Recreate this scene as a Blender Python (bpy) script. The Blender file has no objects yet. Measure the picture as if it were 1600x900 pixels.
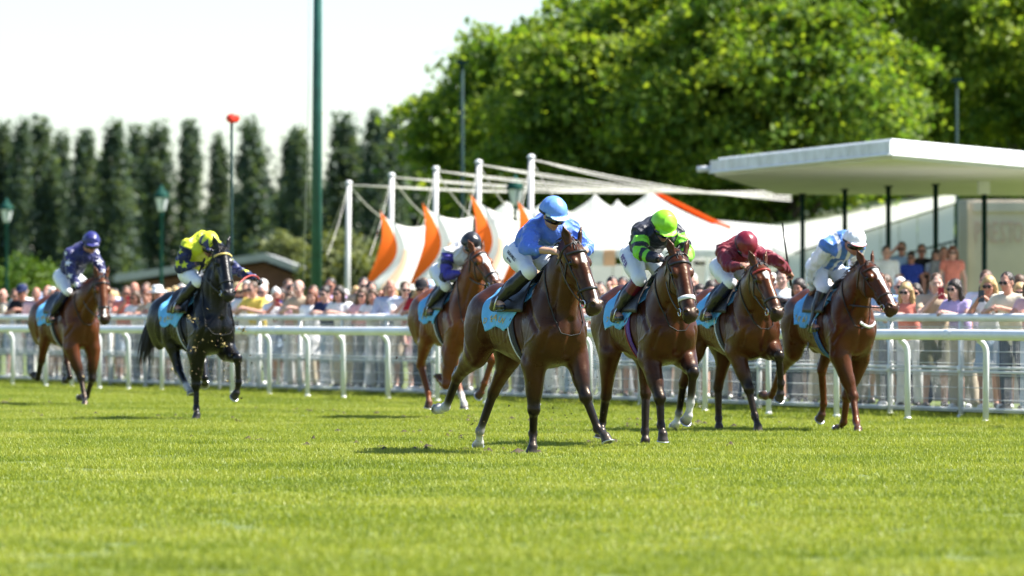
import bpy, bmesh, math, random
import numpy as np
from mathutils import Vector, Matrix

R = math.radians
rng = random.Random(7)
nrng = np.random.default_rng(7)
SC = bpy.context.scene
COL = SC.collection

# ------------------------------------------------------------------ camera, sky, sun, exposure
CAM_H = 1.30          # eye height of the photographer
FPX = 8500.0          # focal length in pixels of the 1600 px wide frame
HORIZON = 495.0
cam_data = bpy.data.cameras.new('camera')
cam = bpy.data.objects.new('camera', cam_data)
COL.objects.link(cam)
cam.location = (0, 0, CAM_H)
cam.rotation_euler = (R(90), 0, 0)
cam_data.sensor_width = 36.0
cam_data.lens = FPX / 1600 * 36.0
cam_data.shift_y = (HORIZON - 450) / 1600
cam_data.clip_start = 0.5
cam_data.clip_end = 6000
cam_data.dof.use_dof = True
cam_data.dof.focus_distance = 51.5
cam_data.dof.aperture_fstop = 2.6
cam_data.dof.aperture_blades = 9
SC.camera = cam

SUN_EL, SUN_AZ = 53.0, 89.0      # azimuth measured from +Y (view direction) towards +X
world = bpy.data.worlds.new('World')
SC.world = world
world.use_nodes = True
wn = world.node_tree
wn.nodes.clear()
wo = wn.nodes.new('ShaderNodeOutputWorld')
wb = wn.nodes.new('ShaderNodeBackground')
sky = wn.nodes.new('ShaderNodeTexSky')
sky.sky_type = 'NISHITA'
sky.sun_disc = False
sky.sun_elevation = R(SUN_EL)
sky.sun_rotation = R(SUN_AZ)
sky.air_density = 1.0
sky.dust_density = 0.6
sky.ozone_density = 3.0
wb.inputs['Strength'].default_value = 0.075
wn.links.new(sky.outputs[0], wb.inputs['Color'])
wn.links.new(wb.outputs[0], wo.inputs['Surface'])

sun_data = bpy.data.lights.new('sun', 'SUN')
sun_data.energy = 4.9
sun_data.angle = R(0.53)
sun_data.color = (1.0, 0.955, 0.88)
sun = bpy.data.objects.new('sun', sun_data)
COL.objects.link(sun)
sd = Vector((math.cos(R(SUN_EL)) * math.sin(R(SUN_AZ)), math.cos(R(SUN_EL)) * math.cos(R(SUN_AZ)), math.sin(R(SUN_EL))))
sun.rotation_euler = sd.to_track_quat('Z', 'Y').to_euler()
sun.location = sd * 60

SC.view_settings.view_transform = 'Standard'
SC.view_settings.look = 'None'
SC.view_settings.exposure = 1.6
SC.view_settings.gamma = 1.0
SC.view_settings.use_curve_mapping = False

# ------------------------------------------------------------------ projection helpers
def px2w(u, v, Z):
    """a photograph pixel at depth Z -> world point"""
    return Vector(((u - 800) / FPX * Z, Z, CAM_H - (v - HORIZON) / FPX * Z))
def gz(v):
    """depth of the ground seen at pixel row v"""
    return CAM_H * FPX / (v - HORIZON)

# ------------------------------------------------------------------ object helpers
def tag(o, label=None, cat=None, group=None, kind=None):
    if label: o['label'] = label
    if cat: o['category'] = cat
    if group: o['group'] = group
    if kind: o['kind'] = kind
    return o
def empty(name, loc=(0, 0, 0), rz=0.0, parent=None):
    o = bpy.data.objects.new(name, None)
    o.empty_display_size = 0.2
    o.location = loc
    o.rotation_euler = (0, 0, rz)
    if parent: o.parent = parent
    COL.objects.link(o)
    return o
def link(name, me, mat=None, parent=None, loc=None, rz=None):
    o = bpy.data.objects.new(name, me)
    if mat is not None:
        mats = mat if isinstance(mat, (list, tuple)) else [mat]
        if len(me.materials) == 0:
            for m in mats: me.materials.append(m)
        else:
            for i, m in enumerate(mats):
                if me.materials[i] is not m:
                    o.material_slots[i].link = 'OBJECT'
                    o.material_slots[i].material = m
    if parent: o.parent = parent
    if loc is not None: o.location = loc
    if rz is not None: o.rotation_euler = (0, 0, rz)
    COL.objects.link(o)
    return o
def np_mesh(name, V, F, smooth=True, cols=None, fmat=None):
    """V (n,3); F a list of faces or an (m,3|4) array"""
    me = bpy.data.meshes.new(name)
    V = np.asarray(V, np.float32)
    if isinstance(F, np.ndarray):
        m, k = F.shape
        me.vertices.add(len(V)); me.vertices.foreach_set('co', V.ravel())
        me.loops.add(m * k); me.loops.foreach_set('vertex_index', F.astype(np.int32).ravel())
        me.polygons.add(m); me.polygons.foreach_set('loop_start', np.arange(0, m * k, k, dtype=np.int32))
        me.update(calc_edges=True)
    else:
        me.from_pydata([tuple(map(float, v)) for v in V], [], [tuple(map(int, f)) for f in F])
    if smooth:
        me.polygons.foreach_set('use_smooth', np.ones(len(me.polygons), bool))
    if fmat is not None:
        me.polygons.foreach_set('material_index', np.asarray(fmat, np.int32))
    if cols is not None:
        a = me.color_attributes.new('Col', 'FLOAT_COLOR', 'POINT')
        c = np.ones((len(V), 4), np.float32); c[:, :3] = cols
        a.data.foreach_set('color', c.ravel())
    me.update()
    return me

class MB:
    """collects boxes, bars, tubes and lathes into one mesh"""
    def __init__(s): s.v = []; s.f = []; s.m = []
    def add(s, V, F, m=0):
        o = len(s.v)
        s.v += [tuple(map(float, p)) for p in V]
        s.f += [tuple(i + o for i in f) for f in F]
        s.m += [m] * len(F)
        return s
    def box(s, c, d, rz=0.0, m=0, M=None):
        x, y, z = d[0] / 2, d[1] / 2, d[2] / 2
        P = [Vector((a * x, b * y, e * z)) for a in (-1, 1) for b in (-1, 1) for e in (-1, 1)]
        if M is not None: P = [M @ p for p in P]
        cr, sr = math.cos(rz), math.sin(rz)
        P = [(c[0] + p.x * cr - p.y * sr, c[1] + p.x * sr + p.y * cr, c[2] + p.z) for p in P]
        return s.add(P, [(0, 1, 3, 2), (4, 6, 7, 5), (0, 4, 5, 1), (2, 3, 7, 6), (0, 2, 6, 4), (1, 5, 7, 3)], m)
    def tube(s, pts, r, n=8, m=0, cap=True, flat=None):
        """swept tube; r scalar or list; flat (unit vector, factor) squashes the section"""
        pts = [Vector(p) for p in pts]
        rs = r if isinstance(r, (list, tuple)) else [r] * len(pts)
        V = []; F = []
        prev = None
        for i, p in enumerate(pts):
            t = (pts[min(i + 1, len(pts) - 1)] - pts[max(i - 1, 0)])
            t = t.normalized() if t.length > 1e-9 else Vector((0, 0, 1))
            if prev is None:
                up = Vector((0, 0, 1)) if abs(t.z) < .9 else Vector((1, 0, 0))
                a = t.cross(up).normalized()
            else:
                a = (prev - t * prev.dot(t))
                a = a.normalized() if a.length > 1e-6 else t.orthogonal().normalized()
            prev = a
            b = t.cross(a)
            for k in range(n):
                an = 2 * math.pi * k / n
                q = (a * math.cos(an) + b * math.sin(an)) * rs[i]
                if flat is not None:
                    q = q - flat[0] * (q.dot(flat[0]) * (1 - flat[1]))
                V.append(p + q)
        L = len(pts)
        for i in range(L - 1):
            for k in range(n):
                F.append((i * n + k, i * n + (k + 1) % n, (i + 1) * n + (k + 1) % n, (i + 1) * n + k))
        if cap:
            F.append(tuple(range(n))[::-1]); F.append(tuple((L - 1) * n + k for k in range(n)))
        return s.add(V, F, m)
    def lathe(s, prof, c=(0, 0, 0), n=16, m=0, cap=True):
        V = []; F = []
        for (r, z) in prof:
            for k in range(n):
                a = 2 * math.pi * k / n
                V.append((c[0] + r * math.cos(a), c[1] + r * math.sin(a), c[2] + z))
        for i in range(len(prof) - 1):
            for k in range(n):
                F.append((i * n + k, i * n + (k + 1) % n, (i + 1) * n + (k + 1) % n, (i + 1) * n + k))
        if cap:
            F.append(tuple(range(n))[::-1]); F.append(tuple((len(prof) - 1) * n + k for k in range(n)))
        return s.add(V, F, m)
    def band(s, pts, nrm, w, t, m=0, closed=False):
        """flat strap: centre line pts, outward normals nrm, width w, thickness t"""
        pts = [Vector(p) for p in pts]; N = len(pts)
        V = []; F = []
        for i, p in enumerate(pts):
            a = pts[(i + 1) % N] if (closed or i < N - 1) else p
            b = pts[i - 1] if (closed or i > 0) else p
            tg = (a - b).normalized()
            n_ = Vector(nrm[i]).normalized()
            sd_ = tg.cross(n_)
            sd_ = sd_.normalized() if sd_.length > 1e-6 else Vector((0, 1, 0))
            n2 = sd_.cross(tg).normalized()
            ww = w[i] if isinstance(w, (list, tuple)) else w
            for (ss, tt) in ((-.5, 0), (.5, 0), (.5, 1), (-.5, 1)):
                V.append(p + sd_ * (ss * ww) + n2 * (tt * t))
        for i in range(N if closed else N - 1):
            j = (i + 1) % N
            for k in range(4):
                F.append((i * 4 + k, i * 4 + (k + 1) % 4, j * 4 + (k + 1) % 4, j * 4 + k))
        if not closed:
            F.append((3, 2, 1, 0)); F.append(tuple((N - 1) * 4 + k for k in range(4)))
        return s.add(V, F, m)
    def mesh(s, name, smooth=False):
        me = bpy.data.meshes.new(name)
        me.from_pydata(s.v, [], s.f)
        if smooth: me.polygons.foreach_set('use_smooth', [True] * len(me.polygons))
        if any(s.m): me.polygons.foreach_set('material_index', s.m)
        bm = bmesh.new(); bm.from_mesh(me)
        bmesh.ops.recalc_face_normals(bm, faces=bm.faces)
        bm.to_mesh(me); bm.free()
        me.update()
        return me
    def build(s, name, mat=None, parent=None, smooth=False, loc=None, rz=None):
        return link(name, s.mesh(name, smooth), mat, parent, loc, rz)

# ------------------------------------------------------------------ materials
def new_mat(name):
    m = bpy.data.materials.new(name); m.use_nodes = True
    nt = m.node_tree
    return m, nt, nt.nodes['Principled BSDF']
def pmat(name, col, rough=.6, metal=0.0, var=.12, scale=6.0, bump=0.0, bscale=40.0, spec=.5, sheen=0.0, coat=0.0, dirt=None):
    """principled material with a little colour variation and fine relief"""
    m, nt, b = new_mat(name)
    tc = nt.nodes.new('ShaderNodeTexCoord')
    nz = nt.nodes.new('ShaderNodeTexNoise'); nz.inputs['Scale'].default_value = scale; nz.inputs['Detail'].default_value = 4
    nt.links.new(tc.outputs['Object'], nz.inputs['Vector'])
    rp = nt.nodes.new('ShaderNodeValToRGB')
    lo = [max(0, c * (1 - var)) for c in col]; hi = [min(1, c * (1 + var)) for c in col]
    if dirt: lo = [a * .45 + b_ * .55 for a, b_ in zip(lo, dirt)]
    rp.color_ramp.elements[0].position = .3; rp.color_ramp.elements[1].position = .7
    rp.color_ramp.elements[0].color = (*lo, 1); rp.color_ramp.elements[1].color = (*hi, 1)
    nt.links.new(nz.outputs['Fac'], rp.inputs['Fac'])
    nt.links.new(rp.outputs['Color'], b.inputs['Base Color'])
    b.inputs['Roughness'].default_value = rough
    b.inputs['Metallic'].default_value = metal
    b.inputs['Specular IOR Level'].default_value = spec
    if sheen: b.inputs['Sheen Weight'].default_value = sheen
    if coat:
        b.inputs['Coat Weight'].default_value = coat
        b.inputs['Coat Roughness'].default_value = .15
    if bump:
        n2 = nt.nodes.new('ShaderNodeTexNoise'); n2.inputs['Scale'].default_value = bscale; n2.inputs['Detail'].default_value = 3
        nt.links.new(tc.outputs['Object'], n2.inputs['Vector'])
        bp = nt.nodes.new('ShaderNodeBump'); bp.inputs['Strength'].default_value = bump; bp.inputs['Distance'].default_value = .02
        nt.links.new(n2.outputs['Fac'], bp.inputs['Height'])
        nt.links.new(bp.outputs['Normal'], b.inputs['Normal'])
    return m
def vmat(name, rough=.5, spec=.5, var=.18, scale=9.0, bump=.15, bscale=30.0, sheen=0.0, coat=0.0, stretch=None, trans=0.0, bdist=.01, rvar=0.0, tint=None):
    """material whose colour comes from the mesh's painted markings, broken up by noise"""
    m, nt, b = new_mat(name)
    at = nt.nodes.new('ShaderNodeAttribute'); at.attribute_name = 'Col'
    tc = nt.nodes.new('ShaderNodeTexCoord')
    mp = nt.nodes.new('ShaderNodeMapping')
    if stretch: mp.inputs['Scale'].default_value = stretch
    nt.links.new(tc.outputs['Object'], mp.inputs['Vector'])
    nz = nt.nodes.new('ShaderNodeTexNoise'); nz.inputs['Scale'].default_value = scale; nz.inputs['Detail'].default_value = 5
    nt.links.new(mp.outputs[0], nz.inputs['Vector'])
    mr = nt.nodes.new('ShaderNodeMapRange')
    mr.inputs['From Min'].default_value = .25; mr.inputs['From Max'].default_value = .75
    mr.inputs['To Min'].default_value = 1 - var; mr.inputs['To Max'].default_value = 1 + var
    nt.links.new(nz.outputs['Fac'], mr.inputs['Value'])
    mx = nt.nodes.new('ShaderNodeVectorMath'); mx.operation = 'SCALE'
    nt.links.new(at.outputs['Color'], mx.inputs[0]); nt.links.new(mr.outputs[0], mx.inputs['Scale'])
    nt.links.new(mx.outputs[0], b.inputs['Base Color'])
    b.inputs['Roughness'].default_value = rough
    b.inputs['Specular IOR Level'].default_value = spec
    if sheen: b.inputs['Sheen Weight'].default_value = sheen
    if coat:
        b.inputs['Coat Weight'].default_value = coat; b.inputs['Coat Roughness'].default_value = .25
    if tint: b.inputs['Specular Tint'].default_value = (*tint, 1)
    if rvar:
        n3 = nt.nodes.new('ShaderNodeTexNoise'); n3.inputs['Scale'].default_value = 5.5; n3.inputs['Detail'].default_value = 6; n3.inputs['Roughness'].default_value = .7
        nt.links.new(mp.outputs[0], n3.inputs['Vector'])
        m3 = nt.nodes.new('ShaderNodeMapRange'); m3.inputs['From Min'].default_value = .35; m3.inputs['From Max'].default_value = .65
        m3.inputs['To Min'].default_value = rough - rvar; m3.inputs['To Max'].default_value = rough + rvar
        nt.links.new(n3.outputs['Fac'], m3.inputs['Value']); nt.links.new(m3.outputs[0], b.inputs['Roughness'])
    n2 = nt.nodes.new('ShaderNodeTexNoise'); n2.inputs['Scale'].default_value = bscale; n2.inputs['Detail'].default_value = 4
    nt.links.new(mp.outputs[0], n2.inputs['Vector'])
    bp = nt.nodes.new('ShaderNodeBump'); bp.inputs['Strength'].default_value = bump; bp.inputs['Distance'].default_value = bdist
    nt.links.new(n2.outputs['Fac'], bp.inputs['Height']); nt.links.new(bp.outputs['Normal'], b.inputs['Normal'])
    return m
def lmat(name, cols, trans=.35, rough=.55, scale=.6, spec=.3, nmul=1.0):
    """leaf / grass: mixed greens, partly translucent"""
    m, nt, b = new_mat(name)
    gi = nt.nodes.new('ShaderNodeNewGeometry')
    tc = nt.nodes.new('ShaderNodeTexCoord')
    nz = nt.nodes.new('ShaderNodeTexNoise'); nz.inputs['Scale'].default_value = scale; nz.inputs['Detail'].default_value = 3
    nt.links.new(gi.outputs['Position'], nz.inputs['Vector'])
    ad = nt.nodes.new('ShaderNodeMath'); ad.operation = 'MULTIPLY_ADD'
    nt.links.new(gi.outputs['Random Per Island'], ad.inputs[0]); ad.inputs[1].default_value = .5
    ct = nt.nodes.new('ShaderNodeMath'); ct.operation = 'MULTIPLY_ADD'; ct.inputs[1].default_value = nmul; ct.inputs[2].default_value = .5 - .5 * nmul
    nt.links.new(nz.outputs['Fac'], ct.inputs[0]); nt.links.new(ct.outputs[0], ad.inputs[2])
    s2 = nt.nodes.new('ShaderNodeMath'); s2.operation = 'SUBTRACT'; s2.inputs[1].default_value = .25
    nt.links.new(ad.outputs[0], s2.inputs[0])
    rp = nt.nodes.new('ShaderNodeValToRGB')
    el = rp.color_ramp.elements
    el[0].position = .2; el[0].color = (*cols[0], 1)
    el[1].position = .8; el[1].color = (*cols[-1], 1)
    for i, c in enumerate(cols[1:-1]):
        e = el.new(.2 + .6 * (i + 1) / (len(cols) - 1)); e.color = (*c, 1)
    nt.links.new(s2.outputs[0], rp.inputs['Fac'])
    nt.links.new(rp.outputs['Color'], b.inputs['Base Color'])
    b.inputs['Roughness'].default_value = rough
    b.inputs['Specular IOR Level'].default_value = spec
    tr = nt.nodes.new('ShaderNodeBsdfTranslucent')
    gm = nt.nodes.new('ShaderNodeVectorMath'); gm.operation = 'MULTIPLY'; gm.inputs[1].default_value = (1.9, 1.8, .6)
    nt.links.new(rp.outputs['Color'], gm.inputs[0]); nt.links.new(gm.outputs[0], tr.inputs['Color'])
    mix = nt.nodes.new('ShaderNodeMixShader'); mix.inputs[0].default_value = trans
    nt.links.new(b.outputs[0], mix.inputs[1]); nt.links.new(tr.outputs[0], mix.inputs[2])
    out = nt.nodes['Material Output']
    nt.links.new(mix.outputs[0], out.inputs['Surface'])
    return m

# ------------------------------------------------------------------ solid modelling with distance fields
class Field:
    def __init__(s): s.p = []
    def cone(s, a, b, ra, rb, k=.03, flat=None, col=0, op='u'):
        s.p.append(('c', np.array(a, float), np.array(b, float), ra, rb, k, flat, col, op)); return s
    def chain(s, pts, rs, k=.03, flat=None, col=0):
        for i in range(len(pts) - 1): s.cone(pts[i], pts[i + 1], rs[i], rs[i + 1], k, flat, col)
        return s
    def ell(s, c, r, k=.03, ax=None, col=0, op='u'):
        A = np.eye(3) if ax is None else np.array([np.array(v, float) for v in ax])
        if np.isscalar(r): r = (r, r, r)
        s.p.append(('e', np.array(c, float), np.array(r, float), A, None, k, None, col, op)); return s
    def half(s, c, n, rad, k=.004):
        """cut everything beyond the plane (c, n) within rad of c"""
        n = np.array(n, float); n = n / np.linalg.norm(n)
        s.p.append(('h', np.array(c, float), n, rad, None, k, None, 0, 's')); return s
    @staticmethod
    def d(q, P):
        if q[0] == 'c':
            _, a, b, ra, rb, k, flat, col, op = q
            pa = P - a; ba = b - a
            if flat is not None:
                n = np.array(flat[0], float); n = n / np.linalg.norm(n); g = 1 / flat[1] - 1
                pa = pa + (pa @ n)[..., None] * n * g
                ba = ba + (ba @ n) * n * g
            bb = max(ba @ ba, 1e-12)
            h = np.clip((pa @ ba) / bb, 0, 1)
            dd = np.linalg.norm(pa - h[..., None] * ba, axis=-1) - (ra + (rb - ra) * h)
            return dd
        if q[0] == 'e':
            _, c, r, A, _, k, _, col, op = q
            L = (P - c) @ A.T
            k0 = np.linalg.norm(L / r, axis=-1); k1 = np.linalg.norm(L / (r * r), axis=-1)
            return k0 * (k0 - 1) / np.maximum(k1, 1e-9)
        _, c, n, rad, *_ = q
        d1 = -((P - c) @ n); d2 = np.linalg.norm(P - c, axis=-1) - rad
        return np.maximum(d1, d2)
    @staticmethod
    def box(q):
        if q[0] == 'c':
            r = max(q[3], q[4]); return np.minimum(q[1], q[2]) - r, np.maximum(q[1], q[2]) + r
        if q[0] == 'e':
            e = np.abs(q[3].T) @ q[2]; return q[1] - e, q[1] + e
        return q[1] - q[3], q[1] + q[3]
    def at(s, P):
        V = np.full(P.shape[:-1], .3)
        for q in s.p: V = s.comb(V, q, P)
        return V
    @staticmethod
    def comb(V, q, P):
        d = Field.d(q, P); k = q[5]
        if q[8] == 'u':
            h = np.clip(.5 + .5 * (V - d) / k, 0, 1)
            return V + (d - V) * h - k * h * (1 - h)
        h = np.clip(.5 - .5 * (V + d) / k, 0, 1)
        return V + (-d - V) * h + k * h * (1 - h)
    def mesh(s, h, smooth=2):
        lo = np.min([s.box(q)[0] for q in s.p if q[8] == 'u'], 0) - 3 * h
        hi = np.max([s.box(q)[1] for q in s.p if q[8] == 'u'], 0) + 3 * h
        n = np.ceil((hi - lo) / h).astype(int) + 1
        V = np.full(n, .3, np.float32)
        ax = [lo[i] + h * np.arange(n[i]) for i in range(3)]
        for q in s.p:
            a, b = s.box(q); m = q[5] + .045
            i0 = np.clip(np.floor((a - m - lo) / h).astype(int), 0, n); i1 = np.clip(np.ceil((b + m - lo) / h).astype(int) + 1, 0, n)
            if np.any(i1 <= i0): continue
            sl = tuple(slice(i0[i], i1[i]) for i in range(3))
            P = np.stack(np.meshgrid(*[ax[i][sl[i]] for i in range(3)], indexing='ij'), -1)
            V[sl] = s.comb(V[sl], q, P)
        return surfnet(V, lo, h, smooth)
    def colors(s, P, pal, sig=.012):
        """soft blend of the palette colours of the nearest shapes"""
        W = np.zeros(len(P)); C = np.zeros((len(P), 3))
        D = [s.d(q, P) if q[8] == 'u' else None for q in s.p]
        mn = np.min([d for d in D if d is not None], 0)
        for q, d in zip(s.p, D):
            if d is None: continue
            w = np.exp(-np.clip((d - mn) / sig, 0, 40)); W += w
            C += w[:, None] * np.array(pal[q[7]])
        return C / W[:, None]

def surfnet(V, lo, h, smooth=2):
    S = V < 0
    n = np.array(V.shape)
    cnt = np.zeros(n - 1, np.int8)
    cs = [(i, j, k) for i in (0, 1) for j in (0, 1) for k in (0, 1)]
    for (i, j, k) in cs: cnt += S[i:n[0] - 1 + i, j:n[1] - 1 + j, k:n[2] - 1 + k]
    act = (cnt > 0) & (cnt < 8)
    ijk = np.argwhere(act)
    idx = np.full(n - 1, -1, np.int32); idx[act] = np.arange(len(ijk))
    vals = {c: V[ijk[:, 0] + c[0], ijk[:, 1] + c[1], ijk[:, 2] + c[2]] for c in cs}
    acc = np.zeros((len(ijk), 3)); num = np.zeros(len(ijk))
    for c0 in cs:
        for a in range(3):
            if c0[a]: continue
            c1 = list(c0); c1[a] = 1; c1 = tuple(c1)
            v0, v1 = vals[c0], vals[c1]
            m = (v0 < 0) != (v1 < 0)
            t = np.where(m, v0 / np.where(m, v0 - v1, 1), 0)
            p = np.tile(np.array(c0, float), (len(ijk), 1)); p[:, a] += t
            acc[m] += p[m]; num += m
    P = (ijk + acc / num[:, None])
    F = []
    for a in range(3):
        b, c = (a + 1) % 3, (a + 2) % 3
        s0 = [slice(None)] * 3; s1 = [slice(None)] * 3
        s0[a] = slice(0, -1); s1[a] = slice(1, None)
        ch = S[tuple(s0)] != S[tuple(s1)]
        e = np.argwhere(ch)
        ok = (e[:, b] > 0) & (e[:, c] > 0) & (e[:, b] < n[b] - 1) & (e[:, c] < n[c] - 1)
        e = e[ok]
        ins = S[e[:, 0], e[:, 1], e[:, 2]]
        def cell(db, dc):
            q = e.copy(); q[:, b] += db; q[:, c] += dc
            return idx[q[:, 0], q[:, 1], q[:, 2]]
        Q = np.stack([cell(-1, -1), cell(0, -1), cell(0, 0), cell(-1, 0)], 1)
        Q[~ins] = Q[~ins][:, ::-1]
        F.append(Q)
    F = np.concatenate(F)
    P = P * h + lo
    if smooth:
        E = np.concatenate([F[:, [0, 1]], F[:, [1, 2]], F[:, [2, 3]], F[:, [3, 0]]])
        N = len(P)
        deg = np.bincount(E[:, 0], minlength=N) + np.bincount(E[:, 1], minlength=N)
        for it in range(smooth * 2):
            A = np.stack([np.bincount(E[:, 0], P[E[:, 1], i], N) + np.bincount(E[:, 1], P[E[:, 0], i], N) for i in range(3)], 1) / deg[:, None]
            lam = .5 if it % 2 == 0 else -.47       # smooth without shrinking
            P = P + lam * (A - P)
    return P, F

def text_obj(txt, size, mat, name, parent, extr=.0015):
    cu = bpy.data.curves.new('lettering', 'FONT')
    cu.body = txt; cu.size = size; cu.extrude = extr; cu.align_x = 'CENTER'; cu.align_y = 'CENTER'; cu.resolution_u = 2
    tmp = bpy.data.objects.new('lettering', cu)
    me = bpy.data.meshes.new_from_object(tmp)
    bpy.data.objects.remove(tmp); bpy.data.curves.remove(cu)
    me.materials.clear()
    return link(name, me, mat, parent)
def unit(v):
    v = np.array(v, float); return v / max(np.linalg.norm(v), 1e-9)
def star2d(x, y, r, rot=0.0):
    """inside test of a five-pointed star of radius r"""
    a = np.arctan2(y, x) + rot; rr = np.hypot(x, y)
    k = 2 * np.pi / 5
    a = np.abs((a + k / 2) % k - k / 2)
    # edge from the tip (r, 0) to the notch (.42 r, 36 deg)
    x1, y1 = r, 0.0
    x2, y2 = .42 * r * np.cos(k / 2), .42 * r * np.sin(k / 2)
    px, py = rr * np.cos(a), rr * np.sin(a)
    return ((x2 - x1) * (py - y1) - (y2 - y1) * (px - x1)) > 0

def hand(F, W, d, n, s, k=.012, hold=1.0, col=0):
    """palm, four curled fingers of unequal length and a thumb; d along the hand, n palm side, s towards the thumb"""
    d, n, s = unit(d), unit(n), unit(s)
    F.cone(W, W + d * .035, .024, .03, .02, col=col)
    F.ell(W + d * .055, (.045, .041, .017), .015, ax=(d, s, n), col=col)
    for i, (L, r_) in enumerate(((.9, .0095), (1.0, .010), (.95, .0098), (.78, .0088))):
        b0 = W + d * (.088 - .004 * i) + s * (.031 - .0205 * i)
        k1 = b0 + (d * (.75 - .35 * hold) + n * (.25 + .6 * hold)) * .043 * L
        k2 = k1 + (d * (.45 - .95 * hold) + n * .75) * .029 * L
        k3 = k2 + (d * (.2 - .8 * hold) + n * (.6 - .75 * hold)) * .022 * L
        F.chain([b0 - d * .02, b0, k1, k2, k3], [.012, .0115, r_ + .0005, r_, r_ - .001], .006, col=col)
    t0 = W + d * .028 + s * .033; t1 = t0 + d * .026 + s * .018 + n * .016; t2 = t1 + d * .028 - s * .002 + n * .012
    F.chain([t0, t1, t2], [.015, .0125, .010], .01, col=col)

def face(F, Hc, f, u, l, col=0, lip=1):
    def q(a_, b_, c_=0.): return Hc + f * a_ + u * b_ + l * c_
    ax = (f, l, u)
    F.ell(q(-.012, .035), (.098, .077, .098), .03, ax=ax, col=col)
    F.ell(q(.028, -.045), (.066, .060, .078), .03, ax=ax, col=col)
    F.ell(q(.066, -.10), (.026, .026, .02), .02, ax=ax, col=col)
    F.cone(q(.088, .012), q(.112, -.028), .010, .014, .014, col=col)
    for sg in (-1, 1):
        F.ell(q(.066, -.022, sg * .040), (.028, .024, .022), .02, ax=ax, col=col)
        F.ell(q(.084, .030, sg * .028), (.016, .026, .011), .014, ax=ax, col=col)
        F.ell(q(.104, -.034, sg * .013), (.010, .009, .008), .008, ax=ax, col=col)
        F.ell(q(.098, .006, sg * .033), (.014, .016, .010), .010, ax=ax, op='s')
        F.ell(q(.081, .004, sg * .032), (.013, .013, .010), .004, ax=ax, col=4)
        F.ell(q(-.006, -.012, sg * .079), (.021, .011, .032), .012, ax=ax, col=col)
    F.ell(q(.089, -.063), (.013, .025, .0065), .007, ax=ax, col=lip)
    F.ell(q(.086, -.076), (.013, .021, .0065), .007, ax=ax, col=lip)
    F.ell(q(.10, -.0695), (.013, .026, .0022), .004, ax=ax, op='s')

# ------------------------------------------------------------------ the ground
RA = Vector((5.66, 65.0, 0)); RD = Vector((-.387, .922, 0)).normalized(); RN = Vector((-RD.y, RD.x, 0))   # running rail: a point, its direction, towards the track
if RN.y > 0: RN = -RN
def rail_pt(t, off=0.0, z=0.0):
    p = RA + RD * t + RN * off
    return Vector((p.x, p.y, z))
def turf_material():
    m, nt, b = new_mat('turf_soil')
    gi = nt.nodes.new('ShaderNodeNewGeometry')
    n1 = nt.nodes.new('ShaderNodeTexNoise'); n1.inputs['Scale'].default_value = .35; n1.inputs['Detail'].default_value = 6
    n2 = nt.nodes.new('ShaderNodeTexNoise'); n2.inputs['Scale'].default_value = 14; n2.inputs['Detail'].default_value = 4
    nt.links.new(gi.outputs['Position'], n1.inputs['Vector']); nt.links.new(gi.outputs['Position'], n2.inputs['Vector'])
    ad = nt.nodes.new('ShaderNodeMath'); ad.operation = 'ADD'; nt.links.new(n1.outputs['Fac'], ad.inputs[0]); nt.links.new(n2.outputs['Fac'], ad.inputs[1])
    hf = nt.nodes.new('ShaderNodeMath'); hf.operation = 'MULTIPLY'; hf.inputs[1].default_value = .5; nt.links.new(ad.outputs[0], hf.inputs[0])
    rp = nt.nodes.new('ShaderNodeValToRGB'); el = rp.color_ramp.elements
    el[0].position = .35; el[0].color = (.07, .10, .02, 1); el[1].position = .65; el[1].color = (.12, .16, .025, 1)
    nt.links.new(hf.outputs[0], rp.inputs['Fac']); nt.links.new(rp.outputs[0], b.inputs['Base Color'])
    b.inputs['Roughness'].default_value = .9
    bp = nt.nodes.new('ShaderNodeBump'); bp.inputs['Strength'].default_value = .6; bp.inputs['Distance'].default_value = .04
    nt.links.new(n2.outputs['Fac'], bp.inputs['Height']); nt.links.new(bp.outputs[0], b.inputs['Normal'])
    return m
g = MB()
N = 40
xs = [-900 + 1800 * i / N for i in range(N + 1)]; ys = [-60 + 2400 * i / N for i in range(N + 1)]
V = [(x, y, 0) for y in ys for x in xs]
Fq = [(j * (N + 1) + i, j * (N + 1) + i + 1, (j + 1) * (N + 1) + i + 1, (j + 1) * (N + 1) + i) for j in range(N) for i in range(N)]
g.add(V, Fq)
tag(g.build('ground', turf_material()), 'wide flat racecourse ground of short turf', kind='structure')

# grass: patches of blades scattered over the part of the course the lens can see
M_GRASS = lmat('grass_blade', [(.122, .172, .019), (.19, .242, .028), (.26, .298, .043), (.30, .318, .075)], trans=.30, scale=.42, rough=.5, spec=.35, nmul=1.1)
patches = bpy.data.collections.new('grass_patches')
for vi in range(5):
    r_ = random.Random(50 + vi); mb = MB()
    for k in range(150):
        x, y = r_.uniform(-.16, .16), r_.uniform(-.16, .16)
        h = r_.uniform(.018, .046) * (1.25 if r_.random() < .1 else 1); a = r_.uniform(0, 6.28); w = r_.uniform(.0025, .0048)
        lx, ly = r_.gauss(0, .018), r_.gauss(0, .018)
        dx, dy = math.cos(a) * w, math.sin(a) * w
        mb.add([(x - dx, y - dy, 0), (x + dx, y + dy, 0), (x + lx * .45 + dx * .7, y + ly * .45 + dy * .7, h * .6), (x + lx * .45 - dx * .7, y + ly * .45 - dy * .7, h * .6), (x + lx, y + ly, h)],
               [(0, 1, 2, 3), (3, 2, 4)])
    me = bpy.data.meshes.new('grass_patch'); me.from_pydata(mb.v, [], mb.f); me.materials.append(M_GRASS)
    patches.objects.link(bpy.data.objects.new('grass_patch', me))
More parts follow.
